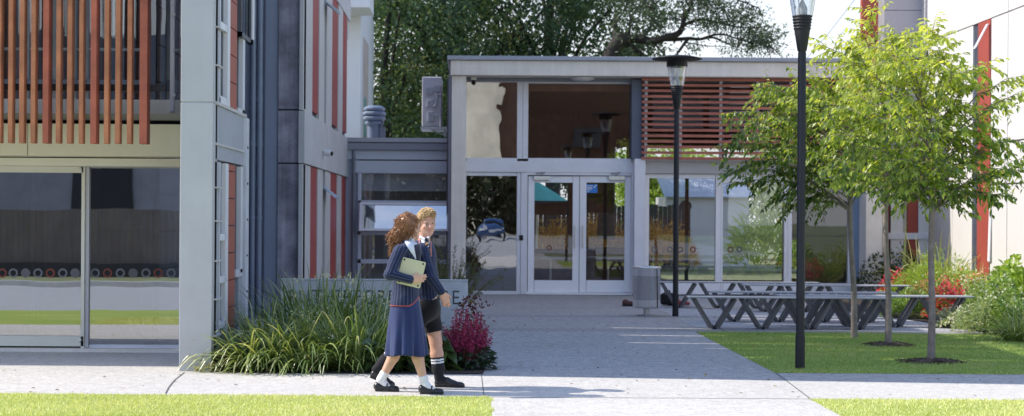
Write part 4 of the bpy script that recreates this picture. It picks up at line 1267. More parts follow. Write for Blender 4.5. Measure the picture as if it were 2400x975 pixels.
# ================================================================ lamps
def lamp(loc, label):
    x, y = loc
    t = thing('street_lamp', label, 'lamp', (x, y, .004), 'black park lamps with flat round hats')
    z = lambda v: v
    b = MB(); b.lathe([(.046, 0), (.044, 3.38), (.040, 3.39), (.040, 3.42)], (x, y, .004), 20)
    p = part('pole', b, M_BLACKP, t)
    b = MB(); b.lathe([(.052, .0), (.052, .36)], (x, y, .004), 20); part('sleeve', b, M_BLACKP, p)
    b = MB(); b.box(x - .018, x + .018, y - .0525, y - .047, .66, .78); part('access_hatch', b, M_BLACK, p, bevel=.004)
    b = MB()
    prof = [(.044, 3.40), (.050, 3.41), (.083, 3.62)]
    for k in range(4): prof += [(.083 + k * .003, 3.63 + k * .032), (.091 + k * .004, 3.636 + k * .032), (.091 + k * .004, 3.652 + k * .032), (.083 + k * .003, 3.658 + k * .032)]
    prof += [(.106, 3.765), (.106, 3.78), (.085, 3.78)]
    b.lathe(prof, (x, y, .004), 28); part('neck', b, M_BLACKP, t)
    b = MB(); b.lathe([(.104, 3.78), (.158, 4.10)], (x, y, .004), 28, cap=False); part('lamp_glass', b, G_LAMP, t)
    b = MB(); b.lathe([(.055, 3.78), (.055, 3.86), (.012, 3.95), (.012, 3.98)], (x, y, .004), 14)
    part('lamp_holder', b, mat('lamp_bulb', (.55, .55, .56), .3), t)
    b = MB()
    for a in (0, 2.1, 4.2): b.tube([(x + .105 * math.cos(a), y + .105 * math.sin(a), 3.78), (x + .158 * math.cos(a), y + .158 * math.sin(a), 4.10)], .005, 5)
    b.tube([(x, y, 3.9), (x, y, 4.1)], .006, 6)
    part('lamp_strut', b, M_GALV, t)
    b = MB(); b.lathe([(.168, 4.09), (.172, 4.10), (.172, 4.19), (.25, 4.205), (.41, 4.215), (.412, 4.225), (.25, 4.262), (.05, 4.285), (.012, 4.30), (.008, 4.36)], (x, y, .004), 40)
    part('lamp_hat', b, M_BLACKP, t)
    return t


q = W(1875, 865, 16.45); lamp((q.x, 16.45), 'tall black lamp post standing on the lawn edge nearest the path')
q = W(1583, 738, 25.2); lamp((q.x, 25.2), 'black lamp post with flat round hat standing beside the steel bin')
lamp((3.45, 7.2), 'black lamp post behind the viewpoint mirrored in the upper window')

# ================================================================ bin
q = W(1515, 738, 25.3); BX, BY = q.x, 25.3
BN = thing('litter_bin', 'perforated stainless steel litter bin on a short post', 'bin', (BX, BY, .004))


def perf_mat():
    m, nt, out = _new('perforated_steel')
    b = N(nt, 'ShaderNodeBsdfPrincipled'); b.inputs['Metallic'].default_value = 1; b.inputs['Roughness'].default_value = .17
    tc = N(nt, 'ShaderNodeTexCoord'); sp = N(nt, 'ShaderNodeSeparateXYZ'); L(nt, tc.outputs['Object'], sp.inputs[0])
    a = mathn(nt, 'ARCTAN2', sp.outputs[1], sp.outputs[0])
    u = mathn(nt, 'MULTIPLY', a, 80 / (2 * PI)); v = mathn(nt, 'DIVIDE', sp.outputs[2], .0165)
    row = mathn(nt, 'FLOOR', v); half = mathn(nt, 'MULTIPLY', mathn(nt, 'MODULO', row, 2), .5)
    fu = mathn(nt, 'SUBTRACT', mathn(nt, 'FRACT', mathn(nt, 'ADD', u, half)), .5); fv = mathn(nt, 'SUBTRACT', mathn(nt, 'FRACT', v), .5)
    r2 = mathn(nt, 'ADD', mathn(nt, 'MULTIPLY', fu, fu), mathn(nt, 'MULTIPLY', fv, fv))
    hole = mathn(nt, 'LESS_THAN', r2, .10)
    zin = mathn(nt, 'MULTIPLY', mathn(nt, 'GREATER_THAN', sp.outputs[2], .26), mathn(nt, 'LESS_THAN', sp.outputs[2], .66))
    hole = mathn(nt, 'MULTIPLY', hole, zin)
    c = mixc(nt, hole, (.86, .85, .83), (.04, .04, .04)); L(nt, c, b.inputs['Base Color'])
    L(nt, mathn(nt, 'MULTIPLY', mathn(nt, 'SUBTRACT', 1, hole), 1.0), b.inputs['Metallic'])
    L(nt, b.outputs[0], out.inputs[0])
    return m


b = MB(); b.lathe([(.20, .125), (.222, .13), (.226, .16), (.226, .78), (.232, .785), (.232, .805), (.21, .81)], (BX, BY, .004), 48)
part('body', b, perf_mat(), BN)
b = MB(); b.lathe([(.234, .775), (.24, .79), (.234, .812), (.19, .815), (.19, .79)], (BX, BY, .004), 48, cap=False); part('rim', b, M_STEEL, BN)
b = MB(); b.lathe([(.05, .004), (.05, .13)], (BX, BY, .004), 20); part('post', b, M_STEEL, BN)
b = MB(); b.lathe([(.15, 0), (.15, .012), (.05, .018)], (BX, BY, .004), 28); part('base', b, M_GALV, BN)
b = MB(); b.lathe([(.19, .79), (.0001, .78)], (BX, BY, .004), 28, cap=False); part('liner', b, M_BLACK, BN)

# ================================================================ benches (long boards on zigzag legs)
M_BTOP = mat('bench_top_paint', (.36, .37, .39), .45, .06, 4, 60, .04, spec=.6)
M_BLEG = mat('bench_leg_paint', (.125, .12, .12), .5, .08, 4, 60, .05)


def make_bench():
    t = thing('zigzag_bench', 'x', 'bench', (0, 0, 0), 'long zigzag-legged benches on the terrace')
    Lh, H, D = 1.46, .47, .36
    b = MB()
    b.box(-Lh, Lh, -D / 2, -.01, H - .022, H); b.box(-Lh, Lh, .01, D / 2, H - .022, H)
    part('seat', b, M_BTOP, t, bevel=.004)
    n = 4; sp = .70
    x0 = -Lh + .12
    for i in range(n):
        foot = x0 + .27 + i * sp
        a1 = x0 + i * sp - .03; a2 = x0 + (i + 1) * sp - .13
        for (ax, fx) in ((a1, foot - .045), (a2, foot + .045)):
            b = MB(); b.bar((ax, 0, H - .032), (fx, 0, .02), .042, .30); part('leg', b, M_BLEG, t, bevel=.004)
        for yy in (-.12, .12):
            b = MB(); b.lathe([(.028, 0), (.028, .02), (.012, .03), (.012, .05)], (foot, yy, 0), 10); part('foot', b, M_BLACK, t)
    return t


bn = [(1613, 2077, 22.45, 'nearest zigzag bench at the lawn edge, its left end farthest left in the front pair'),
      (1818, 2277, 23.05, 'zigzag bench whose right end reaches in front of the red flowers'),
      (1649, 2110, 24.05, 'zigzag bench just behind the nearest one, seen between its legs'),
      (1736, 2135, 26.7, 'zigzag bench near the glass wall ending beside the red flowers at right'),
      (1550, 1908, 27.7, 'rearmost zigzag bench starting next to the steel bin')]
bp_ = make_bench()
for i, (pa, pc, Y, lab) in enumerate(bn):
    o = bp_ if i == 0 else copy_tree(bp_)
    o['label'] = lab
    xa, xc = W(pa, 690, Y).x, W(pc, 690, Y).x
    o.location = ((xa + xc) / 2, Y, .004)

# ================================================================ things left under the benches
def shoe_thing(px, py, Y, rot, m_up, m_sole, label, extra=None):
    q = W(px, py, Y); t = thing('shoe', label, 'shoe', (q.x, Y, .004), None)
    s = SDF(.02); s.ell((.0, 0, .05), (.14, .048, .045)); s.ell((-.08, 0, .075), (.06, .045, .05)); s.ell((.09, 0, .042), (.06, .05, .035))
    Rm = np.array(Matrix.Rotation(rot, 3, 'Z')); V, F = s.mesh(.009, clip=lambda P: .018 - P[..., 2])
    o = mesh_obj('upper', V @ Rm.T, F, m_up, t, True, world=False)
    s = SDF(.01); s.box((0, 0, .012), (.145, .048, .012), rad=.01); V, F = s.mesh(.008); mesh_obj('sole', V @ Rm.T, F, m_sole, t, True, world=False)
    return t


shoe_thing(1476, 716, 28.0, .1, mat('brown_suede', (.10, .045, .035), .7), M_BLACK, 'brown shoe on the paving behind the steel bin')
shoe_thing(1598, 715, 28.2, -.2, mat('red_white_shoe', (.36, .08, .08), .6), M_WHITEP, 'red and white shoe on the paving behind the far lamp post')
q = W(1566, 716, 28.3); BG = thing('school_bag', 'small black bag on the paving between the steel bin and far lamp post', 'bag', (q.x, 28.3, .004))
s = SDF(.05); s.box((0, 0, .12), (.14, .1, .11), rad=.05); s.ell((.07, -.04, .1), (.1, .08, .09))
V, F = s.mesh(.012, wob=.006, wsc=9, clip=lambda P: -P[..., 2]); mesh_obj('bag_body', V, F, mat('black_nylon', (.018, .018, .02), .7), BG, True, world=False)
b = MB(); b.tube([(-.08, 0, .20), (-.06, 0, .27), (.02, 0, .28), (.05, 0, .20)], .012, 8); part('carry_handle', b, M_BLACK, BG, world=False)

# ================================================================ name sign
YSG = 20.6
x0, x1, z0, z1 = R(657.5, 657, 1096, 800, YSG)
SG = thing('name_sign', 'pale concrete name wall with recessed capital letters behind the strappy plants', 'sign', ((x0 + x1) / 2, YSG, 0))
M_SIGN = mat('sign_concrete', (.60, .64, .67), .7, .12, 5, 50, .08, bump=.1)
b = MB(); b.box(x0, x1, YSG, YSG + .12, 0, z1); part('slab', b, M_SIGN, SG, bevel=.008)
b = MB(); b.box(x0 + .012, x1 - .012, YSG - .008, YSG - .002, z1 - .05, z1 - .012) if False else b.box(x0 - .002, x1 + .002, YSG - .01, YSG + .13, z1 + .001, z1 + .014); part('edge_trim', b, mat('sign_trim', (.62, .66, .68), .5), SG)
M_LET = mat('letter_recess', (.075, .085, .095), .6)
text = 'RUTHERFORD HOUSE'
cvs = bpy.data.curves.new('letters', 'FONT'); cvs.size = 1.0
lv, lf = [], []
hL = W(690, 679, YSG).z - W(690, 712, YSG).z
starts = {0: 679, 1: 701.5, 2: 731, 3: 756, 4: 782, 5: 805, 6: 831, 7: 852, 8: 886, 9: 911, 11: 955, 12: 981, 13: 1008, 14: 1035, 15: 1061}
zL = W(880, 712, YSG).z
for i, ch in enumerate(text):
    if ch == ' ': continue
    c_ = bpy.data.curves.new('letter', 'FONT'); c_.body = ch; c_.size = 1.0; c_.extrude = 0; c_.offset = -.004
    to = bpy.data.objects.new('letter', c_); COL.objects.link(to)
    bpy.context.view_layer.update()
    dg = bpy.context.evaluated_depsgraph_get()
    me = to.evaluated_get(dg).to_mesh()
    vs = np.array([v.co[:] for v in me.vertices]); fs = [tuple(p.vertices) for p in me.polygons]
    to.to_mesh_clear() if hasattr(to, 'to_mesh_clear') else None
    bpy.data.objects.remove(to); bpy.data.curves.remove(c_)
    k = hL / .70
    xs0 = W(starts[i], 695, YSG).x
    vx = (vs[:, 0] - vs[:, 0].min()) * k * .86 + xs0; vz = vs[:, 1] * k + zL
    mesh_obj('letter', [(a, YSG - .002, c) for a, c in zip(vx, vz)], fs, M_LET, SG)
bpy.data.curves.remove(cvs)

# ================================================================ young trees on the lawn
M_BARK = mat('young_bark', (.24, .20, .18), .8, .3, 8, 60, .2, bump=.4, streak=.2)
M_CHERRY = leaf_mat('cherry_leaf', [(0, (.06, .12, .025)), (.3, (.19, .30, .05)), (.55, (.46, .57, .09)), (.8, (.70, .75, .16)), (.95, (.78, .80, .24)), (1, (.60, .48, .12))], .6, .06, .4)
M_MULCH = mat('bark_mulch', (.085, .062, .048), .95, .4, 9, 80, .4, bump=1)


def curve_pts(p0, d0, ln, n, grav, wig):
    """a branch: start, direction, length, droop per step"""
    p = np.array(p0, float); d = np.array(d0, float) / np.linalg.norm(d0)
    out = [p.copy()]
    for i in range(n):
        d = d + np.array([0, 0, -grav]) + RNG.normal(size=3) * wig
        d /= np.linalg.norm(d)
        p = p + d * ln / n
        out.append(p.copy())
    return np.array(out)


def young_tree(px, py, Y, label, crown_c, crown_r, fork_z, n_br, extra=(), lean=(0, 0), mulch=None, shade=0.0):
    q = W(px, py, Y); x, y = q.x, Y
    t = thing('young_tree', label, 'tree', (x, y, .004), 'young broadleaf trees on the courtyard lawn')
    tb = MB()
    top = np.array([x + lean[0], y + lean[1], fork_z])
    tr = [np.array([x, y, .0]), np.array([x + lean[0] * .2 + .01, y, fork_z * .35]), np.array([x + lean[0] * .6 - .008, y, fork_z * .7]), top]
    lead = [top + np.array([.02, 0, .4]), top + np.array([.0, .03, .9]), np.array([crown_c[0], crown_c[1], crown_c[2] + crown_r[2] * .75])]
    tb.tube(tr + lead, [.047, .039, .035, .032, .024, .016, .006], 10)
    LV = Leaves()
    cc, cr = np.array(crown_c), np.array(crown_r)
    targets = []
    for i in range(n_br):
        a = 2 * PI * (i * .618) + RNG.uniform(-.3, .3); zz = -0.75 + 1.75 * (i + .5) / n_br
        rr = math.sqrt(max(.05, 1 - min(.98, abs(zz)) ** 2)) * RNG.uniform(.8, 1.08)
        targets.append(cc + cr * np.array([rr * math.cos(a), rr * math.sin(a), zz]))
    targets += [np.array(e) for e in extra]
    axis = [np.array(p) for p in [top] + lead]
    for tg in targets:
        s = np.clip((tg[2] - .45 - top[2]) / max(.3, lead[-1][2] - top[2]), 0, .85)
        k = s * 3; i0 = min(int(k), 2); start = axis[i0] + (axis[i0 + 1] - axis[i0]) * (k - i0)
        ctrl = start * .45 + tg * .55 + np.array([0, 0, .22 * np.linalg.norm(tg - start)])
        m = 9; us = np.linspace(0, 1, m)[:, None]
        br = (1 - us) ** 2 * start + 2 * us * (1 - us) * ctrl + us ** 2 * tg + RNG.normal(size=(m, 3)) * .012
        tb.tube([Vector(p) for p in br], list(np.linspace(.013, .003, m)), 5)
        blen = np.linalg.norm(tg - start)
        twigs = [br[2:]]
        for j in range(2, m):
            for _ in range(2 if j < 7 else 3):
                d = (br[min(j + 1, m - 1)] - br[j - 1]); d = d / (np.linalg.norm(d) + 1e-9)
                d = d * .7 + RNG.normal(size=3) * .55 + np.array([0, 0, .12])
                tw = curve_pts(br[j], d, RNG.uniform(.22, .5) * (1.1 - .4 * j / m), 5, .16, .08)
                tb.tube([Vector(p) for p in tw], [.004, .0035, .003, .0025, .002, .0015], 3, cap=False)
                twigs.append(tw)
        for tw in twigs:
            seg = np.diff(tw, axis=0); L_ = np.linalg.norm(seg, axis=1).sum()
            n = max(5, int(L_ / .027))
            u = np.linspace(.1, 1, n) * (len(tw) - 1); i0 = np.minimum(u.astype(int), len(tw) - 2); fr_ = (u - i0)[:, None]
            P = tw[i0] * (1 - fr_) + tw[i0 + 1] * fr_
            D = nrm(seg[i0]); up = np.array([0, 0, 1.0])
            side = nrm(np.cross(D, up) + 1e-6) * np.where(np.arange(n) % 2 == 0, 1, -1)[:, None]
            d = nrm(D * .5 + side * .65 + np.array([0, 0, -.55]) + RNG.normal(size=(n, 3)) * .28)
            nor = nrm(np.array([0, 0, 1.0]) + side * .5 + RNG.normal(size=(n, 3)) * .35)
            ln = RNG.uniform(.05, .115, n)
            tone = np.clip(RNG.normal(.5 + shade, .2, n) + .22 * (P[:, 2] - cc[2]), 0, .93)  # shade painted into leaf tone: lower leaves darker, offset per tree
            tone = np.where(RNG.uniform(size=n) < .012, 1, tone)
            LV.rhomb(P, d, nor, ln, ln * RNG.uniform(.40, .52, n), tone)
    part('trunk', tb, M_BARK, t)
    LV.build('crown', M_CHERRY, t)
    if mulch:
        mb = MB(); n = 40; v = [(x, y, .05)]
        for rr, zz in ((.35, .045), (1, .006)):
            for k in range(n):
                a = 2 * PI * k / n; r = mulch * rr * (1 + .12 * math.sin(3 * a + px) + .08 * math.sin(7 * a)); v.append((x + r * math.cos(a), y + r * .8 * math.sin(a), zz + (.01 * math.sin(5 * a) if rr < 1 else 0)))
        f = [(0, 1 + k, 1 + (k + 1) % n) for k in range(n)] + [(1 + k, 1 + n + k, 1 + n + (k + 1) % n, 1 + (k + 1) % n) for k in range(n)]
        mb.add(v, f, True)
        ms = part('mulch_ring', mb, M_MULCH, t)
        LM = Leaves(); n = 700
        a = RNG.uniform(0, 2 * PI, n); r = mulch * np.sqrt(RNG.uniform(0, 1.1, n)); P = np.stack([x + r * np.cos(a), y + r * .8 * np.sin(a), .012 + .035 * np.clip(1 - r / mulch, 0, 1)], 1)
        LM.rhomb(P, nrm(RNG.normal(size=(n, 3)) * np.array([1, 1, .35])), rdir(n), RNG.uniform(.02, .05, n), RNG.uniform(.012, .025, n), RNG.uniform(0, 1, n))
        mo = LM.build('mulch_chip', leaf_mat('mulch_chip', [(0, (.05, .036, .028)), (1, (.15, .11, .08))], .0, .02), ms); mo['kind'] = 'stuff'
    return t


def P3(px, py, Y): return tuple(W(px, py, Y))


c3 = P3(2125, 300, 17.3); c2 = P3(2060, 270, 19.6); c1 = P3(1905, 330, 20.8)
young_tree(2182, 851, 17.3, 'young tree nearest the path, farthest right, with a mulch ring', c3, (.84, .75, .98), 1.72, 32,
           extra=[P3(2395, 185, 17.2), P3(2390, 225, 17.0), P3(2370, 330, 17.2), P3(2385, 400, 17.4), P3(2330, 455, 17.1), P3(2190, 80, 17.3), P3(2290, 160, 17.5), P3(2340, 400, 16.9)], mulch=.36)
young_tree(2082, 811, 19.6, 'young tree standing in the middle of the three, with a dark mulch mound', c2, (.95, .8, 1.1), 1.75, 26,
           extra=[P3(2040, 30, 19.6), P3(2100, 95, 19.5), P3(1935, 110, 19.4), P3(1930, 200, 19.6), P3(2000, 130, 19.5)], lean=(-.05, 0), mulch=.33)
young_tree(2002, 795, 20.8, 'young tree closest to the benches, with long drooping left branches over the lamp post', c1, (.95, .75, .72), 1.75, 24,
           extra=[P3(1705, 345, 20.6), P3(1712, 400, 20.4), P3(1745, 300, 20.5), P3(1775, 225, 20.8), P3(1800, 195, 20.6), P3(1740, 430, 20.7), P3(1840, 455, 20.4), P3(1860, 480, 20.9), P3(1725, 265, 20.9)], lean=(-.07, 0), shade=-.2)

# ================================================================ strappy plants and shrubs by the path
M_STRAP = leaf_mat('strap_leaf', [(0, (.035, .075, .024)), (.35, (.11, .19, .05)), (.62, (.22, .31, .08)), (.82, (.42, .47, .14)), (.93, (.68, .66, .32)), (1, (.78, .72, .5))], .35, .1, .4)


def strap_clump(LV, cx, cy, n, ln, spread, width, droop, tone, z0=0.0, dry=.06, up=.75):
    for _ in range(n):
        a = RNG.uniform(0, 2 * PI); r = spread * math.sqrt(RNG.uniform())
        bx, by = cx + r * math.cos(a), cy + r * .8 * math.sin(a)
        az = a + RNG.normal() * .7
        l = ln * RNG.uniform(.55, 1.1); w = width * RNG.uniform(.8, 1.45)
        el = np.clip(RNG.normal(up, .22), .15, 1.45) * 1.0
        d = np.array([math.cos(az) * math.cos(el), math.sin(az) * math.cos(el), math.sin(el)]); p = np.array([bx, by, z0])
        k = 8; pts = [p.copy()]
        dr = droop * RNG.uniform(.3, 1.5)
        for i in range(k):
            d = d + np.array([0, 0, -dr * (i + 1) / k * .42]); d /= np.linalg.norm(d)
            p = p + d * l / k
            if p[2] < .02: p[2] = .02
            pts.append(p.copy())
        wd = w * np.array([.8, 1, 1, 1, .95, .85, .65, .4, .05])
        side = np.array([-math.sin(az), math.cos(az), 0]) + RNG.normal(size=3) * .25; side /= np.linalg.norm(side)
        tv = np.clip(RNG.normal(tone, .14), 0, .85)
        v = np.clip(np.linspace(tv - .12, tv + .1, k + 1), 0, .88)
        if RNG.uniform() < dry: v = np.clip(np.linspace(.72, RNG.uniform(.9, 1), k + 1), 0, 1)
        LV.ribbon(np.array(pts), wd, side, v)


def clump_thing(name, label, cat, px, py, Y, group=None):
    q = W(px, py, Y); return thing(name, label, cat, (q.x, Y, .004), group), q.x, Y


b = MB(); b.sheet([(W(500, 880, 15.65).x, 15.66), (W(1132, 880, 15.66).x, 15.66), (W(1145, 840, 17.2).x, 17.2), (W(1130, 800, 19).x, 19), (W(1115, 780, 20.5).x, 20.6), (-2.68, 20.9)], .010, .0)
o = struct('garden_bed_soil', b, M_SOIL)
GP = 'strappy green clumps in front of the name sign'
clumps = [
    (605, 868, 16.0, 400, .78, .26, .018, .95, .62, .24, .85, 'pale sunlit strappy clump nearest the grey pier, with yellow bent leaves'),
    (645, 850, 16.7, 460, .88, .32, .017, .85, .48, .10, 1.0, 'tall dark strappy clump below the first letters of the sign'),
    (715, 870, 16.0, 440, .80, .34, .017, .95, .50, .12, .9, 'low dark strappy clump in the middle of the bed front'),
    (745, 835, 17.5, 420, 1.08, .38, .017, .65, .44, .05, 1.15, 'tallest upright strappy clump covering the middle of the sign'),
    (830, 867, 16.1, 480, .95, .32, .015, .9, .52, .12, 1.0, 'fine-leaved strappy clump left of the walking pair'),
    (860, 835, 17.5, 380, .98, .38, .015, .65, .46, .07, 1.14, 'upright strappy clump in front of the sign close to the walking pair'),
    (925, 862, 16.5, 220, .62, .28, .015, 1.0, .40, .05, .85, 'strappy clump partly behind the walking girl'),
]
for (px, py, Y, n, ln, spv, wd, dr, tone, dry, up, lab) in clumps:
    t, cx, cy = clump_thing('strappy_plant', lab, 'plant', px, py, Y, GP)
    LV = Leaves(); strap_clump(LV, cx, cy, n, ln, spv, wd, dr, tone, 0, dry, up); LV.build('foliage', M_STRAP, t)
# seed head and small white flowers
M_SEED = leaf_mat('seed_head', [(0, (.30, .36, .12)), (1, (.60, .58, .30))], .4, .03)
t, cx, cy = clump_thing('seed_head', 'pale green seed head with one white flower in front of the dark clump', 'flower', 752, 868, 15.9)
LV = Leaves(); zc = W(752, 845, 15.9).z
stem = np.array([[cx, cy, 0], [cx, cy, .12], [cx + .01, cy, zc]]); LV.ribbon(stem, np.array([.01, .01, .008]), np.array([1, 0, 0]), .3)
d = nrm(rdir(46) * np.array([1, 1, .6]) + np.array([0, 0, .75]))
for i in range(46):
    l = RNG.uniform(.10, .24); LV.ribbon(np.array([[cx, cy, zc], [cx, cy, zc] + d[i] * l * .7, [cx, cy, zc] + d[i] * l]), np.array([.004, .007, .016]), np.array([1, 0, 0]), RNG.uniform(.2, 1))
LV.build('seed_stalk', M_SEED, t)
LW = Leaves(); q = np.array(W(775, 791, 15.85)); LW.rhomb(np.repeat(q[None], 10, 0), rdir(10), rdir(10), .05, .04, np.ones(10)); LW.build('bloom', leaf_mat('white_petal', [(0, (.8, .8, .75)), (1, (.85, .85, .82))], .3, .02), t)
# tiny pale flowers above the strappy clumps
t, cx, cy = clump_thing('flowering_grass', 'fine stems with tiny cream flowers over the strappy clumps by the girl', 'plant', 870, 850, 16.6)
LV = Leaves(); LB_ = Leaves()
for i in range(60):
    x = cx + RNG.uniform(-.75, .45); y = cy + RNG.uniform(-.5, .4); h = RNG.uniform(.4, 1.0)
    tip = np.array([x + RNG.uniform(-.15, .15), y, h]); LV.ribbon(np.array([[x, y, 0], [(x + tip[0]) / 2 - .01, y, h * .55], tip]), np.array([.005, .004, .003]), np.array([1, 0, 0]), .5)
    k = 5; LB_.rhomb(tip + RNG.normal(size=(k, 3)) * .015, rdir(k), rdir(k), .03, .022, RNG.uniform(0, 1, k))
LV.build('stem', M_STRAP, t); LB_.build('bloom', leaf_mat('cream_petal', [(0, (.6, .58, .32)), (1, (.78, .76, .62))], .3, .02), t)['kind'] = 'stuff'
# broad-leaved plants at the feet
M_BROAD = leaf_mat('broad_leaf', [(0, (.030, .060, .018)), (.5, (.07, .13, .03)), (1, (.15, .21, .05))], .3, .12, .35)


def broad_plant(LV, cx, cy, n, r, h, ln, tone=.5):
    a = RNG.uniform(0, 2 * PI, n); rr = r * np.sqrt(RNG.uniform(size=n)); z = h * RNG.uniform(.15, 1, n) * (1 - .5 * (rr / r) ** 2)
    P = np.stack([cx + rr * np.cos(a), cy + rr * .8 * np.sin(a), z], 1)
    d = np.stack([np.cos(a), np.sin(a), RNG.uniform(-.5, .4, n)], 1) + RNG.normal(size=(n, 3)) * .3
    LV.rhomb(P, d, np.array([0, 0, 1.0]) + RNG.normal(size=(n, 3)) * .4, ln * RNG.uniform(.7, 1.2, n), ln * .55 * RNG.uniform(.8, 1.2, n), np.clip(RNG.normal(tone, .25, n), 0, 1))


t, cx, cy = clump_thing('broad_leaf_plant', 'broad green leafy plant on the ground behind the walking legs', 'plant', 1000, 868, 16.3)
LV = Leaves(); broad_plant(LV, cx, cy, 170, .36, .5, .24, .5); LV.build('foliage', M_BROAD, t)
t, cx, cy = clump_thing('broad_leaf_plant', 'broad green leafy plant at the path edge under the girl’s skirt hem'.replace('’', "'"), 'plant', 925, 872, 16.0)
LV = Leaves(); broad_plant(LV, cx, cy, 120, .3, .38, .22, .45); LV.build('foliage', M_BROAD, t)
# crimson flowering heuchera
t, cx, cy = clump_thing('crimson_flower_bush', 'bushy plant with dense crimson flower spikes beside the path', 'plant', 1092, 868, 16.2)
LV = Leaves(); broad_plant(LV, cx + .02, cy, 620, .26, .34, .075, .35)
a = RNG.uniform(0, 2 * PI, 260)
LV.build('foliage', leaf_mat('heuchera_leaf', [(0, (.025, .055, .03)), (.6, (.055, .10, .05)), (1, (.12, .10, .05))], .25, .08), t)
LF = Leaves(); LSt = Leaves()
for i in range(150):
    a = RNG.uniform(0, 2 * PI); r0 = .16 * math.sqrt(RNG.uniform()); r1 = .28 * math.sqrt(RNG.uniform()); h = RNG.uniform(.34, .66) * (1 - .5 * (r1 / .3) ** 2) + .04
    p0 = np.array([cx + r0 * math.cos(a), cy + r0 * math.sin(a), .1]); p1 = np.array([cx + .01 + r1 * math.cos(a), cy + r1 * math.sin(a), h])
    LSt.ribbon(np.array([p0, (p0 + p1) / 2 + np.array([0, 0, .04]), p1]), np.array([.005, .004, .003]), np.array([1, 0, 0]), .9)
    m = 36; u = RNG.uniform(.40, 1.03, m) ** .8; P = p0 + (p1 - p0) * u[:, None] + RNG.normal(size=(m, 3)) * (.022 * (1.25 - u))[:, None]
    LF.rhomb(P, rdir(m), rdir(m), RNG.uniform(.014, .026, m), RNG.uniform(.01, .018, m), np.clip(RNG.normal(.5, .25, m), 0, 1))
LSt.build('stem', leaf_mat('crimson_stem', [(0, (.15, .03, .04)), (1, (.22, .05, .05))], .2, .03), t)
LF.build('bloom', leaf_mat('crimson_petal', [(0, (.13, .012, .05)), (.5, (.32, .025, .11)), (1, (.55, .09, .22))], .3, .03), t)
# second small wine-red plant and bits at the sign's right end
t, cx, cy = clump_thing('wine_red_plant', 'small wine-red plant with a yellow leaf at the right end of the sign', 'plant', 1104, 790, 20.0)
LV = Leaves(); n = 240; P = np.stack([cx + RNG.normal(0, .10, n), cy + RNG.normal(0, .1, n), RNG.uniform(.05, .55, n)], 1); LV.rhomb(P, rdir(n) + np.array([0, 0, .5]), rdir(n), .06, .03, np.clip(RNG.normal(.4, .3, n), 0, 1))
LV.build('foliage', leaf_mat('wine_leaf', [(0, (.08, .02, .03)), (.7, (.18, .04, .05)), (1, (.40, .28, .05))], .3, .04), t)
# bushy shrub behind the sign
t, cx, cy = clump_thing('feathery_shrub', 'feathery olive shrub rising behind the right end of the sign', 'shrub', 1052, 760, 22.6)
LV = Leaves()
for i in range(90):
    a = RNG.uniform(0, 2 * PI); el = RNG.uniform(.7, 1.5); l = RNG.uniform(.7, 1.25)
    p = np.array([cx, cy, .02]); d = np.array([math.cos(a) * math.cos(el), math.sin(a) * math.cos(el), math.sin(el)])
    br = curve_pts(p, d, l, 8, .03, .06); LV.ribbon(br, np.linspace(.008, .002, 9), np.array([1, 0, 0]), .2)
    m = 90; u = RNG.uniform(.3, 1, m) * 8; i0 = np.minimum(u.astype(int), 7); P = br[i0] + (br[i0 + 1] - br[i0]) * (u - i0)[:, None]
    LV.rhomb(P, nrm(np.diff(br, axis=0)[i0] * 5 + RNG.normal(size=(m, 3)) * .7), rdir(m), .045, .010, np.clip(RNG.normal(.5, .25, m), 0, 1))
LV.build('foliage', leaf_mat('olive_sprig', [(0, (.05, .06, .02)), (.5, (.13, .14, .05)), (1, (.24, .22, .09))], .3, .04), t)
t, cx, cy = clump_thing('weed_tuft', 'small pale weed at the foot of the grey pier', 'plant', 482, 872, 15.72)
LV = Leaves(); broad_plant(LV, cx, cy, 60, .10, .12, .07, .9); LV.build('foliage', leaf_mat('weed_leaf', [(0, (.2, .24, .08)), (1, (.5, .5, .25))], .3, .05), t)

# ================================================================ sunny flower bed at the right
b = MB()
edge = [(2075, 748, 25.5), (2120, 752, 24.8), (2180, 762, 23.9), (2240, 772, 22.9), (2330, 786, 21.6), (2400, 800, 20.6), (2480, 810, 20.0)]
b.sheet([(W(px, py, Y).x, Y) for px, py, Y in edge] + [(9.6, 19.0), (9.6, 32.2), (6.9, 32.2)], .012)
struct('flower_bed_soil', b, M_SOIL)
M_MIX = leaf_mat('bed_leaf', [(0, (.10, .19, .05)), (.5, (.26, .40, .09)), (1, (.48, .58, .18))], .4, .06)
M_LIME = leaf_mat('lime_leaf', [(0, (.20, .34, .05)), (.5, (.36, .50, .08)), (1, (.52, .62, .15))], .4, .05)
M_ORANGE = leaf_mat('orange_leaf', [(0, (.36, .14, .06)), (.5, (.62, .28, .14)), (1, (.74, .46, .24))], .35, .05)
M_REDP = leaf_mat('red_petal', [(0, (.55, .04, .09)), (.6, (.80, .08, .15)), (1, (.85, .22, .24))], .35, .03)
M_WHP = leaf_mat('white_bloom', [(0, (.70, .70, .62)), (1, (.85, .85, .80))], .35, .03)
M_SAGE = leaf_mat('sage_leaf', [(0, (.18, .27, .11)), (.5, (.36, .45, .20)), (1, (.58, .62, .38))], .35, .05)


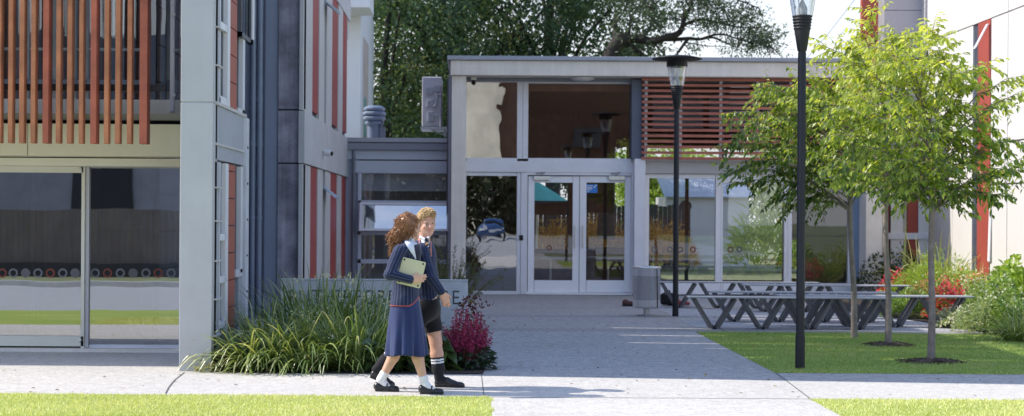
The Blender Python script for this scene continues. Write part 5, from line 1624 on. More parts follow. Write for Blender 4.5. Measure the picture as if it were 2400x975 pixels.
def mound(LV, cx, cy, r, h, n, ln, wd, tone=.5, upb=.5, z0=0.0):
    a = RNG.uniform(0, 2 * PI, n); u = np.sqrt(RNG.uniform(size=n)); rr = r * u
    lump = 1 + .18 * np.sin(3 * a + cx * 7) + .15 * np.sin(5 * a + cy * 5 + 6 * u)
    z = z0 + h * np.sqrt(np.clip(1 - u ** 2, 0.03, 1)) * lump * RNG.uniform(.5, 1.05, n)
    P = np.stack([cx + rr * np.cos(a), cy + rr * np.sin(a), z], 1)
    d = np.stack([np.cos(a) * u, np.sin(a) * u, np.full(n, upb)], 1) + RNG.normal(size=(n, 3)) * .5
    LV.rhomb(P, d, rdir(n) + np.array([0, 0, .8]), ln * RNG.uniform(.6, 1.3, n), wd * RNG.uniform(.7, 1.3, n), np.clip(RNG.normal(tone, .25, n), 0, 1))


def bed_plant(name, label, cat, px, py, Y, group, layers):
    """layers: list of (part name, material, r, h, n, leaf length, width, z0)"""
    t, cx, cy = clump_thing(name, label, cat, px, py, Y, group)
    for (pn, m_, r, h, n, ln, wd, z0) in layers:
        LV = Leaves(); mound(LV, cx, cy, r, h, n, ln, wd, .5, .5, z0); po = LV.build(pn, m_, t)
        if pn == 'bloom': po['kind'] = 'stuff'
    return t


bed_plant('green_mound_shrub', 'soft bright green mounded shrub at the back of the sunny flower bed', 'shrub', 2195, 700, 28.2, None, [('foliage', M_LIME, .95, .80, 5200, .09, .022, 0)])
bed_plant('orange_leaf_shrub', 'orange-leaved low shrub in the middle of the flower bed', 'shrub', 2200, 720, 26.3, None, [('foliage', M_ORANGE, .6, .56, 1300, .06, .035, 0), ('undergrowth', M_MIX, .72, .52, 2600, .07, .03, 0)])
bed_plant('orange_leaf_shrub', 'orange-leaved shrub close against the red wall strip', 'shrub', 2272, 720, 27.2, None, [('foliage', M_ORANGE, .45, .62, 800, .06, .035, 0), ('undergrowth', M_LIME, .5, .55, 1300, .07, .03, 0)])
bed_plant('red_flower_plant', 'red flowering plant behind the right end of the front bench', 'flower', 2225, 745, 24.6, None, [('foliage', M_MIX, .42, .42, 1500, .06, .03, 0), ('bloom', M_REDP, .42, .54, 1500, .05, .034, 0)])
bed_plant('red_flower_plant', 'red flowering plant at the left corner of the bed beside the concrete column', 'flower', 2100, 715, 28.5, None, [('foliage', M_MIX, .4, .42, 1200, .06, .03, 0), ('bloom', M_REDP, .36, .62, 900, .05, .035, 0)])
bed_plant('green_border_plant', 'leafy green plant at the terrace edge beneath the bench end', 'plant', 2140, 745, 25.3, None, [('foliage', M_MIX, .5, .36, 2400, .07, .035, 0)])
bed_plant('white_flower_plant', 'low white flowering plant spilling onto the paving', 'flower', 2255, 770, 23.0, 'white flowering border plants', [('foliage', M_SAGE, .45, .26, 2200, .05, .025, 0), ('bloom', M_WHP, .45, .30, 900, .05, .04, 0)])
bed_plant('white_flower_plant', 'white flowering plant among the orange leaves', 'flower', 2285, 740, 25.0, 'white flowering border plants', [('foliage', M_SAGE, .4, .55, 1800, .06, .03, 0), ('bloom', M_WHP, .4, .62, 330, .05, .04, 0)])
bed_plant('white_flower_plant', 'leafy green plant with white flowers in front of the white wall', 'flower', 2335, 755, 23.4, 'white flowering border plants', [('foliage', M_MIX, .55, .62, 3400, .07, .03, 0), ('bloom', M_WHP, .5, .68, 420, .05, .04, 0)])
bed_plant('white_flower_plant', 'white flowering plant at the front corner near the lawn', 'flower', 2320, 785, 21.9, 'white flowering border plants', [('foliage', M_SAGE, .5, .42, 2600, .06, .03, 0), ('bloom', M_WHP, .5, .46, 330, .045, .035, 0)])
bed_plant('broad_green_shrub', 'glossy bright green shrub with large leaves against the white wall', 'shrub', 2385, 740, 23.8, None, [('foliage', M_LIME, .6, .85, 1700, .13, .085, 0)])
bed_plant('sage_green_plant', 'bushy green plant with scattered white flowers at the right edge of the picture', 'plant', 2400, 780, 21.6, None, [('foliage', M_MIX, .55, .5, 3200, .07, .03, 0), ('bloom', M_WHP, .5, .54, 260, .045, .035, 0)])
t, cx, cy = clump_thing('ornamental_grass', 'tufted yellow green grass at the right edge over the lawn', 'plant', 2405, 800, 20.4)
LV = Leaves(); strap_clump(LV, cx, cy, 420, .62, .25, .010, .8, .66, 0, .2, .85); LV.build('foliage', M_STRAP, t)
t, cx, cy = clump_thing('arching_grass', 'arching pale grass with cream tips under the right window band', 'plant', 2225, 700, 30.0)
LV = Leaves(); strap_clump(LV, cx - .1, cy, 240, 1.35, .7, .03, 1.1, .72, 0, .35, 1.15); LV.build('foliage', M_STRAP, t)
t, cx, cy = clump_thing('spear_leaf_plant', 'plant with upright spear leaves before the dark wall', 'plant', 2240, 700, 30.6)
LV = Leaves()
for dx, h in ((-.35, 1.35), (-.15, 1.1), (.03, 1.45), (.12, 1.2), (-1.05, 1.5), (-.5, 1.0)):
    LV.ribbon(np.array([[cx + dx, cy, 0], [cx + dx + .02, cy, h * .6], [cx + dx + .06, cy, h * 1.05]]), np.array([.05, .06, .005]), np.array([1, 0, 0]), .7)
LV.build('foliage', M_STRAP, t)
bed_plant('dark_hedge_plant', 'dark green plant below the window band by the column', 'shrub', 2110, 700, 31.4, None, [('foliage', leaf_mat('dark_leaf', [(0, (.02, .04, .015)), (1, (.07, .11, .03))], .3, .06), .95, .85, 3200, .08, .04, 0)])
t, cx, cy = clump_thing('ornamental_grass', 'spiky pale grass tuft at the foot of the red wall strip', 'plant', 2300, 720, 27.8)
LV = Leaves(); strap_clump(LV, cx, cy, 200, .95, .22, .014, .6, .66, 0, .25, 1.1); LV.build('foliage', M_STRAP, t)

# back yard planting seen through the glass
def yard(name, label, cat, px, py, Y, m_, r, h, n, ln, wd, group=None):
    return bed_plant(name, label, cat, px, py, Y, group, [('foliage', m_, r, h, n, ln, wd, 0)])


M_RUST = leaf_mat('rusty_grass', [(0, (.38, .19, .04)), (.5, (.68, .36, .07)), (1, (.78, .54, .14))], .35, .03)
for i, (px, Y, r, h, lab) in enumerate(((1300, 48, 1.0, 1.2, 'orange grass clump seen through the left door leaf'), (1400, 48.5, 1.1, 1.35, 'orange grass clump seen through the right door leaf'), (1545, 48, 1.1, 1.25, 'orange grass clump seen through the first terrace window'))):
    yard('rusty_grass', lab, 'plant', px, 590, Y, M_RUST, r, h, 2200, .35, .03, 'orange grasses in the rear yard')
yard('yard_tree_fern', 'pale arching fern in front of the white shed behind the glass', 'plant', 1790, 600, 47, M_LIME, 1.0, 1.6, 900, .5, .06)
yard('yard_shrub', 'dark green shrub seen through the third terrace window', 'shrub', 1925, 600, 46, M_MIX, 1.3, 1.5, 3000, .12, .06)
# ================================================================ large trees behind
M_TRUNK = mat('dark_bark', (.045, .037, .032), .9, .3, 3, 30, .2, bump=.6)
M_OAK = leaf_mat('dark_tree_leaf', [(0, (.045, .088, .054)), (.5, (.085, .148, .075)), (.85, (.135, .20, .085)), (1, (.24, .26, .11))], .4, .025, .5)
M_PINE = leaf_mat('fine_leaf', [(0, (.035, .065, .038)), (.5, (.068, .11, .058)), (1, (.13, .17, .085))], .35, .04, .5)


def leaf_cluster(LV, c, r, n, ln, wd, tone, flat=.8):
    P = RNG.normal(size=(n, 3)) * np.array([r, r, r * flat]) * .55 + c
    LV.rhomb(P, rdir(n) + np.array([0, 0, -.3]), rdir(n) + np.array([0, 0, .6]), ln * RNG.uniform(.7, 1.3, n), wd * RNG.uniform(.7, 1.3, n), np.clip(RNG.normal(tone, .22, n), 0, 1))


def big_tree(label, px, Y, zc, rx, rz, n_cl, n_leaf, trunk_r, tone, group='dark trees behind the pavilion roof', base_px=None, ln=.26, fill=.25):
    q = W(px, 500, Y); x = q.x
    t = thing('broadleaf_tree', label, 'tree', (x, Y, 0), group)
    tb = MB(); LV = Leaves()
    tb.tube([(x, Y, 0), (x + .1, Y, zc * .45), (x - .1, Y, zc), (x + .1, Y, zc + rz * .6)], [trunk_r, trunk_r * .8, trunk_r * .55, trunk_r * .2], 10)
    dirs = rdir(n_cl)
    for i in range(n_cl):
        d = dirs[i]; rr = RNG.uniform(fill, 1) ** .5
        c = np.array([x, Y, zc]) + d * np.array([rx, rx * .8, rz]) * rr
        if c[2] < 2.5: continue
        if i % 6 == 0:
            s = np.array([x, Y, max(1.5, zc - rz * .5 + .4 * (c[2] - zc))]); mid = (s + c) / 2 + np.array([0, 0, .4])
            tb.tube([Vector(s), Vector(mid), Vector(c)], [trunk_r * .3, trunk_r * .18, .02], 5, cap=False)
        leaf_cluster(LV, c, RNG.uniform(.55, 1.05), n_leaf, ln, ln * .55, tone + RNG.normal() * .16)
    part('trunk', tb, M_TRUNK, t); LV.build('crown', M_OAK, t)
    return t


big_tree('dark tree farthest left, rising beside the white building', 905, 47, 6.0, 3.0, 4.6, 72, 200, .22, .55, ln=.165)
big_tree('broad dark tree rising behind the air conditioner and roof corner', 1075, 50, 7.2, 4.2, 5.2, 130, 210, .3, .46, ln=.165)
big_tree('dense dark tree behind the middle of the pavilion roof', 1290, 52, 8.0, 4.2, 5.6, 140, 210, .3, .42, ln=.165)
big_tree('small tree glowing yellow green low between vent and air conditioner', 945, 56, 3.8, 2.4, 2.0, 40, 200, .2, .95, group=None)

# gnarled open tree against the sky
YT = 47.0
q = W(1432, 200, YT)
GT = thing('gnarled_tree', 'open tree with twisting dark branches against the pale sky', 'tree', (q.x, YT, 0))
tb = MB(); LV = Leaves()
def PP(px, py, dy=0.0): return W(px, py, YT + dy)
limbs = [
    ([(1420, 560), (1424, 300), (1428, 150), (1440, 110), (1455, 92), (1470, 90)], (.34, .2)),
    ([(1432, 132), (1441, 95), (1443, 70), (1440, 40)], (.2, .06)),
    ([(1455, 94), (1490, 92), (1530, 96), (1560, 88), (1590, 78), (1600, 60), (1603, 40), (1618, 18), (1622, 0), (1628, -20)], (.17, .05)),
    ([(1460, 96), (1480, 110), (1500, 124), (1516, 140), (1540, 165)], (.13, .06)),
    ([(1555, 92), (1590, 92), (1615, 90), (1640, 92), (1670, 88), (1700, 100), (1730, 112)], (.09, .02)),
    ([(1612, 92), (1602, 105), (1590, 122), (1580, 134), (1570, 150)], (.07, .03)),
    ([(1603, 58), (1640, 46), (1680, 52), (1720, 62), (1760, 66)], (.07, .02)),
    ([(1640, 92), (1690, 80), (1740, 95), (1790, 105)], (.05, .015)),
    ([(1620, 22), (1610, 5), (1600, -15)], (.05, .02)),
    ([(1480, 92), (1474, 72), (1478, 52)], (.06, .02)),
    ([(1500, 94), (1520, 70), (1532, 40), (1536, 10)], (.06, .02)),
    ([(1455, 95), (1440, 60), (1460, 30), (1470, 0)], (.06, .02)),
    ([(1470, 92), (1455, 112), (1440, 128)], (.07, .02)),
    ([(1530, 96), (1548, 118), (1560, 130)], (.04, .02)),
    ([(1622, 0), (1680, -10), (1730, 0), (1780, 20)], (.05, .02)),
]
tips = []
for pl, (r0, r1) in limbs:
    n = len(pl); z = np.cumsum(RNG.normal(size=n) * .12); pts = [PP(px, py, z[i]) for i, (px, py) in enumerate(pl)]
    # smooth the limb
    P = np.array([p[:] for p in pts]); u = np.linspace(0, n - 1, n * 4); i1 = np.clip(u.astype(int), 0, n - 2); f = (u - i1)[:, None]
    P0, P1, P2, P3_ = P[np.maximum(i1 - 1, 0)], P[i1], P[i1 + 1], P[np.minimum(i1 + 2, n - 1)]
    S = .5 * ((2 * P1) + (-P0 + P2) * f + (2 * P0 - 5 * P1 + 4 * P2 - P3_) * f ** 2 + (-P0 + 3 * P1 - 3 * P2 + P3_) * f ** 3)
    tb.tube([Vector(p) for p in S], list(np.linspace(r0 * .8, r1 * .8, len(S))), 8)
    tips.append(S)
def twig_cloud(px0, px1, py0, py1, n, tone, dens=1.0):
    for i in range(n):
        c = np.array(PP(RNG.uniform(px0, px1), RNG.uniform(py0, py1), RNG.normal() * .8)[:])
        best = min((np.linalg.norm(S - c, axis=1).min(), k) for k, S in enumerate(tips))
        S = tips[best[1]]; s = S[np.linalg.norm(S - c, axis=1).argmin()]
        if best[0] < 2.2: tb.tube([Vector(s), Vector((s + c) / 2 + RNG.normal(size=3) * .12), Vector(c)], [.022, .014, .006], 4, cap=False)
        leaf_cluster(LV, c, RNG.uniform(.28, .55), int(36 * dens), .13, .045, tone, .7)
for a in ((1440, 1530, -30, 60, 26), (1445, 1500, 60, 125, 8), (1500, 1600, -30, 40, 18), (1500, 1560, 40, 80, 7), (1600, 1700, -30, 30, 20), (1640, 1760, 0, 70, 30), (1690, 1790, 20, 95, 22), (1730, 1835, 70, 130, 18), (1700, 1790, 90, 132, 12), (1640, 1700, 40, 70, 6), (1455, 1490, 100, 140, 4), (1560, 1600, 0, 60, 6), (1520, 1560, 105, 130, 3), (1610, 1660, 100, 128, 3)):
    twig_cloud(*a, RNG.uniform(.35, .65))
part('trunk', tb, M_TRUNK, GT); LV.build('crown', M_PINE, GT)
# green trees beyond the yard
for (px, Y, lab) in ((1545, 62, 'green tree seen through the first terrace window'), (1850, 60, 'grey green tree seen through the glass right of the shed')):
    q = W(px, 480, Y); t = thing('yard_tree', lab, 'tree', (q.x, Y, 0)); LV = Leaves(); tb = MB()
    tb.tube([(q.x, Y, 0), (q.x, Y, 3)], [.15, .08], 8)
    for i in range(60):
        c = np.array([q.x, Y, 3.0]) + rdir(1)[0] * np.array([2.2, 1.6, 1.6]) * RNG.uniform(.3, 1); leaf_cluster(LV, c, .6, 120, .22, .12, .5)
    part('trunk', tb, M_TRUNK, t); LV.build('crown', M_LIME if px < 1700 else M_SAGE, t)

# leafy tree down the drive, mirrored in the upper window
t = thing('street_tree', 'leafy green tree down the drive mirrored in the upper window', 'tree', (13.2, -50, 0)); LV = Leaves(); tb = MB()
tb.tube([(13.2, -50, 0), (13.2, -50, 4)], [.2, .1], 8)
for i in range(60):
    c = np.array([13.2, -50, 5.0]) + rdir(1)[0] * np.array([2.4, 1.6, 2.4]) * RNG.uniform(.3, 1); leaf_cluster(LV, c, .7, 90, .3, .16, .5)
part('trunk', tb, M_TRUNK, t); LV.build('crown', M_LIME, t)
# a few fallen leaves and crumbs of debris on the paving and lawn
n = 420
x = RNG.uniform(-5.5, 6.5, n); y = RNG.uniform(13.7, 26, n); keep = ~((y > 15.7) & (x < .2)); x, y = x[keep], y[keep]; n = len(x)
LL = Leaves(); LL.rhomb(np.stack([x, y, np.full(n, .014)], 1), nrm(np.stack([RNG.normal(size=n), RNG.normal(size=n), RNG.normal(size=n) * .12], 1)), np.array([0, 0, 1.0]) + RNG.normal(size=(n, 3)) * .2, RNG.uniform(.015, .055, n), RNG.uniform(.01, .03, n), RNG.uniform(0, 1, n))
lo = LL.build('leaf_litter', leaf_mat('litter_leaf', [(0, (.06, .04, .03)), (.5, (.22, .13, .05)), (1, (.42, .34, .10))], .2, .03), None, 'stuff'); tag(lo, 'scattered small fallen leaves and crumbs on the paving and lawn', 'leaf litter')
# ================================================================ people
def skin_mat(name, col):
    m, nt, out = _new(name)
    b = N(nt, 'ShaderNodeBsdfPrincipled'); b.inputs['Roughness'].default_value = .5; b.inputs['Specular IOR Level'].default_value = .35
    n = noise_tex(nt, 18, 4, .6); c = ramp(nt, n, [(.3, tuple(x * .88 for x in col)), (.7, tuple(min(1, x * 1.1) for x in col))])
    L(nt, c, b.inputs['Base Color']); b.inputs['Subsurface Weight'].default_value = .15; b.inputs['Subsurface Radius'].default_value = (.012, .005, .003)
    L(nt, b.outputs[0], out.inputs[0]); return m


def cloth_mat(name, col, bump=.15, fold=26, sheen=.2, rough=.8):
    m, nt, out = _new(name)
    b = N(nt, 'ShaderNodeBsdfPrincipled'); b.inputs['Roughness'].default_value = rough; b.inputs['Specular IOR Level'].default_value = .2; b.inputs['Sheen Weight'].default_value = sheen
    n = noise_tex(nt, fold, 3, .5, stretch=(1, 1, .5)); n2 = noise_tex(nt, 500, 2, .5)
    c = ramp(nt, n, [(.3, tuple(x * .85 for x in col)), (.7, tuple(min(1, x * 1.15) for x in col))]); L(nt, c, b.inputs['Base Color'])
    bp = N(nt, 'ShaderNodeBump'); bp.inputs['Strength'].default_value = bump; bp.inputs['Distance'].default_value = .02
    L(nt, n, bp.inputs['Height']); L(nt, bp.outputs[0], b.inputs['Normal']); L(nt, b.outputs[0], out.inputs[0]); return m


def stripe_mat(name, base, line, period, frac, trim):
    m, nt, out = _new(name)
    b = N(nt, 'ShaderNodeBsdfPrincipled'); b.inputs['Roughness'].default_value = .75; b.inputs['Specular IOR Level'].default_value = .25; b.inputs['Sheen Weight'].default_value = .15
    a = N(nt, 'ShaderNodeAttribute', attribute_name='u'); f = mathn(nt, 'FRACT', mathn(nt, 'DIVIDE', a.outputs['Fac'], period))
    s = mathn(nt, 'LESS_THAN', f, frac)
    n = noise_tex(nt, 24, 3, .5); bc = ramp(nt, n, [(.3, tuple(x * .8 for x in base)), (.7, tuple(x * 1.2 for x in base))])
    c = mixc(nt, s, bc, line)
    t = N(nt, 'ShaderNodeAttribute', attribute_name='t'); tt = mathn(nt, 'GREATER_THAN', t.outputs['Fac'], .5)
    c = mixc(nt, tt, c, trim); L(nt, c, b.inputs['Base Color'])
    bp = N(nt, 'ShaderNodeBump'); bp.inputs['Strength'].default_value = .25; bp.inputs['Distance'].default_value = .02
    L(nt, n, bp.inputs['Height']); L(nt, bp.outputs[0], b.inputs['Normal']); L(nt, b.outputs[0], out.inputs[0]); return m


M_SKIN_G = skin_mat('skin_fair', (.66, .40, .29)); M_SKIN_B = skin_mat('skin_pink', (.64, .36, .26))
M_SHIRT = cloth_mat('shirt_white', (.70, .74, .82), .1)
M_NAVY = cloth_mat('navy_skirt', (.024, .037, .122), .10, 12, .25)
M_BLKSH = cloth_mat('black_shorts', (.012, .012, .016), .2, 16, .1)
M_SOCKW = cloth_mat('white_sock', (.78, .78, .80), .2, 60)
M_SHOE = mat('black_leather', (.016, .016, .018), .28, .1, spec=.6)
M_SOLEB = mat('shoe_sole', (.03, .03, .03), .7)
M_BLZ_G = stripe_mat('striped_blazer', (.013, .020, .062), (.085, .11, .19), .030, .15, (.55, .09, .07))
M_BLZ_B = stripe_mat('striped_blazer_dark', (.013, .020, .062), (.07, .09, .16), .030, .14, (.50, .46, .36))
M_TIE = cloth_mat('navy_tie', (.010, .013, .03), .1)
M_EYE = mat('eye_dark', (.03, .025, .02), .2); M_EYEW = mat('eye_white', (.55, .5, .48), .3)
M_LIP = mat('lip', (.50, .20, .17), .45)
M_HAIRG = mat('auburn_hair', (.29, .135, .06), .42, .35, 30, 160, .3, spec=.5)
M_HAIRB = mat('sandy_hair', (.58, .41, .22), .45, .3, 40, 160, .25, spec=.4)


def sock_mat():
    m, nt, out = _new('striped_sock'); b = N(nt, 'ShaderNodeBsdfPrincipled'); b.inputs['Roughness'].default_value = .9
    a = N(nt, 'ShaderNodeAttribute', attribute_name='t'); s = mathn(nt, 'GREATER_THAN', a.outputs['Fac'], .5)
    c = mixc(nt, s, (.014, .014, .018), (.72, .74, .80)); L(nt, c, b.inputs['Base Color']); L(nt, b.outputs[0], out.inputs[0]); return m


def rotz(a): c, s = math.cos(a), math.sin(a); return np.array([[c, -s, 0], [s, c, 0], [0, 0, 1.0]])


class Head:
    def __init__(self, c, yaw, pitch=0.0, roll=0.0, sc=1.0):
        self.c = np.array(c, float); cp, sp = math.cos(pitch), math.sin(pitch); cr, sr = math.cos(roll), math.sin(roll)
        self.Rm = rotz(yaw) @ np.array([[cp, 0, sp], [0, 1, 0], [-sp, 0, cp]]) @ np.array([[1, 0, 0], [0, cr, -sr], [0, sr, cr]]); self.sc = sc

    def p(self, *v): return self.c + self.Rm @ (np.array(v, float) * self.sc)

    def add(self, s):
        k = .02; sc = self.sc; Rm = self.Rm
        E = lambda c, r, k=k, neg=False: s.ell(self.p(*c), np.array(r) * sc, Rm, k, neg)
        E((-.014, 0, .034), (.097, .073, .084)); E((.022, 0, -.024), (.068, .056, .080))
        s.cone(self.p(.058, 0, -.088), self.p(.02, .034, -.062), .024 * sc, .028 * sc, .03); s.cone(self.p(.058, 0, -.088), self.p(.02, -.034, -.062), .024 * sc, .028 * sc, .03)
        E((.078, 0, .018), (.016, .05, .011), .015)
        for sy in (-1, 1):
            E((.096, sy * .031, -.002), (.014, .017, .0095), .010, True)
            E((.062, sy * .038, -.026), (.022, .019, .016), .02)
        s.cone(self.p(.088, 0, .006), self.p(.108, 0, -.030), .0075 * sc, .0115 * sc, .008)
        for sy in (-1, 1): E((.093, sy * .011, -.034), (.011, .008, .008), .008)
        E((.086, 0, -.058), (.010, .024, .006), .006); E((.084, 0, -.068), (.010, .020, .006), .006)
        E((.074, 0, -.094), (.016, .016, .014), .015)
        for sy in (-1, 1):
            E((-.002, sy * .076, -.012), (.018, .010, .030), .006); E((.006, sy * .074, -.034), (.008, .007, .010), .006)

    def face(self, parent, brow):
        for sy in (-1, 1):
            s = SDF(0); s.ell(self.p(.0815, sy * .031, -.001), (.010, .0135, .0062), self.Rm); V, F = s.mesh(.0025, pad=.008); eo = mesh_obj('eye', V, F, M_EYEW, parent, True); s = SDF(0); s.ell(self.p(.0870, sy * .0305, -.001), (.0062, .0064, .0060), self.Rm); V, F = s.mesh(.002, pad=.006); mesh_obj('iris', V, F, M_EYE, eo, True)
            s = SDF(.005); s.cone(self.p(.090, sy * .016, .016), self.p(.086, sy * .030, .021), .004, .0045); s.cone(self.p(.086, sy * .030, .021), self.p(.073, sy * .046, .016), .0045, .003); V, F = s.mesh(.003, pad=.008); mesh_obj('eyebrow', V, F, brow, parent, True)
        s = SDF(.004); s.cone(self.p(.0945, 0, -.0635), self.p(.083, .026, -.057), .0055, .003); s.cone(self.p(.0945, 0, -.0635), self.p(.083, -.026, -.057), .0055, .003); V, F = s.mesh(.003, pad=.008); mesh_obj('mouth', V, F, M_LIP, parent, True)


def hand(s, wrist, d, n, t, curl=(.45, .5, .55, .6), sc=1.0, thumb=.5):
    d = np.array(d, float); d /= np.linalg.norm(d); n = np.array(n, float); n = n - d * (n @ d); n /= np.linalg.norm(n)
    t = np.array(t, float); t = t - d * (t @ d) - n * (t @ n); t /= np.linalg.norm(t); w = np.array(wrist, float)
    Rm = np.stack([d, t, n], 1)
    s.box(w + d * .048 * sc, np.array([.046, .039, .0145]) * sc, Rm, .013 * sc, .018)
    for i, (off, ln) in enumerate(((.029, .070), (.0095, .080), (-.0105, .074), (-.029, .058))):
        p = w + (d * (.088 - .004 * abs(i - 1)) + t * off) * sc; a = 0.0; r = .0092 * sc
        for j, fr_ in enumerate((.46, .30, .24)):
            a += curl[i] * (1, 1.15, .8)[j]
            q = p + (d * math.cos(a) + n * math.sin(a)) * ln * fr_ * sc
            s.cone(p, q, r, r * .92, .004); p = q; r *= .92
    p = w + (d * .026 + t * .028) * sc; q = p + (d * .55 + t * .75 + n * .25) * .036 * sc; e = q + (d * .85 + t * .15 + n * thumb) * .034 * sc
    s.cone(p, q, .0135 * sc, .011 * sc, .010); s.cone(q, e, .0105 * sc, .0085 * sc, .004)


def poly_clip(poly, ycut, sign=-1):
    """keep points whose (x,z) lies inside the convex polygon and in front of y=ycut"""
    pts = [np.array([p.x, p.z]) for p in poly]
    cx = sum(pts) / len(pts)
    pl = []
    for i in range(len(pts)):
        a, b = pts[i], pts[(i + 1) % len(pts)]; nn = np.array([b[1] - a[1], -(b[0] - a[0])]); nn /= np.linalg.norm(nn)
        if nn @ (cx - a) > 0: nn = -nn
        pl.append((nn, nn @ a))
    def f(P):
        d = P[..., 1] - ycut
        for nn, o in pl: d = np.maximum(d, P[..., 0] * nn[0] + P[..., 2] * nn[1] - o)
        return d
    return f


def inflate(s, e):
    q = SDF(s.k)
    for p in s.p:
        p = list(p)
        if p[0] == 'cone': p[3] += e; p[4] += e
        else: p[2] = p[2] + e
        q.p.append(tuple(p))
    return q


def shoe_part(parent, name, heel, toe, ankle, style):
    heel, toe, ankle = np.array(heel, float), np.array(toe, float), np.array(ankle, float)
    e = toe - heel; Ln = np.linalg.norm(e); e /= Ln; side = np.cross(e, [0, 0, 1.0]); side /= np.linalg.norm(side); up = np.cross(side, e)
    Rm = np.stack([e, side, up], 1); P = lambda a, b, c: heel + e * a * Ln + side * b + up * c
    s = SDF(.02)
    s.cone(P(.10, 0, .036), P(.45, 0, .030), .033, .031); s.cone(P(.45, 0, .028), P(.84, 0, .022), .033, .025); s.ell(P(.79, 0, .022), (.18 * Ln, .042, .022), Rm)
    if style == 'lace': s.cone(P(.14, 0, .06), P(.40, 0, .062), .034, .028); s.cone(P(.40, 0, .062), P(.62, 0, .042), .026, .022)
    else:
        s.cone(P(.10, 0, .05), P(.12, 0, .055), .034, .033)
        s.ell(P(.45, 0, .078), (.22 * Ln, .036, .042), Rm, .006, True)
    base = lambda q: .010 - ((q - heel) @ up)
    V, F = s.mesh(.005, clip=base); up_ = mesh_obj(name, V, F, M_SHOE, parent, True)
    s = SDF(.006); s.box(P(.62, 0, .007), (.36 * Ln, .041, .007), Rm, .006, .01); s.box(P(.16, 0, .008), (.15 * Ln, .034, .016), Rm, .006, .006)
    V, F = s.mesh(.005, clip=lambda q: -((q - heel) @ up)); mesh_obj('sole', V, F, M_SOLEB, up_, True)
    if style == 'strap':
        s = SDF(.004)
        pr = None
        for a in np.linspace(-1.25, 1.25, 7):
            q = P(.50, .040 * math.sin(a), .040 + .030 * math.cos(a))
            if pr is not None: s.cone(pr, q, .0065, .0065)
            pr = q
        V, F = s.mesh(.004, pad=.01); mesh_obj('strap', V, F, M_SHOE, up_, True)
    else:
        b = MB()
        for a in (.38, .45, .52): b.tube([P(a, -.022, .075 - .1 * (a - .38)), P(a, 0, .088 - .12 * (a - .38)), P(a, .022, .075 - .1 * (a - .38))], .0035, 5)
        part('lace', b, M_SOLEB, up_)
    return up_


# ---------------------------------------------------------------- the girl
YGI = 13.95
GP_ = thing('person', 'girl with curly auburn ponytail in striped blazer and navy skirt walking and carrying a laptop', 'person', (W(950, 925, YGI).x, YGI, 0))
def g(px, py, dy=0.0):
    v = W(px, py, YGI + dy); return np.array(v[:])
hd = Head(g(961, 533), .62, .02, 0, 1.0)
bs = SDF(.03)
hd.add(bs)
bs.cone(g(957, 545), g(956, 576), .050, .054, .03)
bs.cone(g(955, 592), g(951, 650), .10, .09, .05, 1.25); bs.cone(g(951, 650), g(951, 704), .085, .09, .05, 1.2)
bs.cone(g(955, 585, -.12), g(955, 585, .12), .045, .045, .04)
EL, WR = g(913, 643, -.235), g(966, 656, -.225)
bs.cone(g(936, 590, -.16), EL, .042, .036, .03); bs.cone(EL, WR, .036, .024, .02)
hand(bs, WR, g(1000, 651, -.21) - WR, (0, 1, 0), (0, 0, 1), (.30, .36, .42, .5), .92, .5)
ELl, WRl = g(962, 645, .21), g(966, 690, .20)
bs.cone(g(958, 590, .16), ELl, .042, .036, .03); bs.cone(ELl, WRl, .036, .024, .02); hand(bs, WRl, (.2, 0, -1), (0, -1, 0), (1, 0, 0), (.4, .45, .5, .5), .92)
kB, aB = g(938, 806, .08), g(893, 890, .10); kF, aF = g(971, 806, -.06), g(996, 902, -.08)
bs.cone(g(951, 708, .08), kB, .064, .050, .04); bs.cone(kB, kB + (aB - kB) * .35, .050, .052, .02); bs.cone(kB + (aB - kB) * .35, aB, .052, .030, .02)
bs.cone(g(953, 708, -.07), kF, .064, .050, .04); bs.cone(kF, kF + (aF - kF) * .35, .050, .052, .02); bs.cone(kF + (aF - kF) * .35, aF, .052, .030, .02)
V, F = bs.mesh(.006); mesh_obj('body', V, F, M_SKIN_G, GP_, True)
hd.face(GP_, M_HAIRG)
# blazer
bz = SDF(.03)
bz.cone(g(954, 592), g(950, 650), .122, .108, .05, 1.22, u=.135); bz.cone(g(950, 650), g(949, 716), .108, .136, .05, 1.22, u=.135)
bz.cone(g(953, 583, -.14), g(953, 583, .14), .052, .052, .05)
bz.cone(g(936, 588, -.165), EL, .060, .050, .03, u=.055); bz.cone(EL, g(962, 655, -.226), .050, .037, .02, u=.045)
bz.cone(g(958, 588, .165), ELl, .060, .050, .03, u=.055); bz.cone(ELl, WRl, .050, .037, .02, u=.045)
zh = g(940, 716)[2]; xh = g(958, 700)[0]
def hem_g(P): return np.where(P[..., 1] < YGI - .180, -1.0, zh + 9.0 * np.maximum(P[..., 0] - xh, 0) ** 2 - P[..., 2])
V, F = bz.mesh(.006, clip=hem_g, wob=.0035, wsc=9)
u = bz.ucoord(V); tr = (hem_g(V) > -.010).astype(float)
mesh_obj('blazer', V, F, M_BLZ_G, GP_, True, attrs={'u': u, 't': tr})
def patch(name, src, e, pxs, ref, Yc, m_, parent, h=.005):
    V, F = inflate(src, e).mesh(h, clip=poly_clip([Vector(ref(*p)) for p in pxs], Yc)); 
    if len(F): return mesh_obj(name, V, F, m_, parent, True)
tors = SDF(.05); tors.p = bz.p[:3]
patch('shirt', tors, .005, [(946, 560), (960, 552), (981, 575), (976, 609)], g, YGI, M_SHIRT, GP_)
patch('tie', tors, .010, [(972, 573), (983, 572), (992, 612), (978, 613)], g, YGI + .05, M_TIE, GP_)
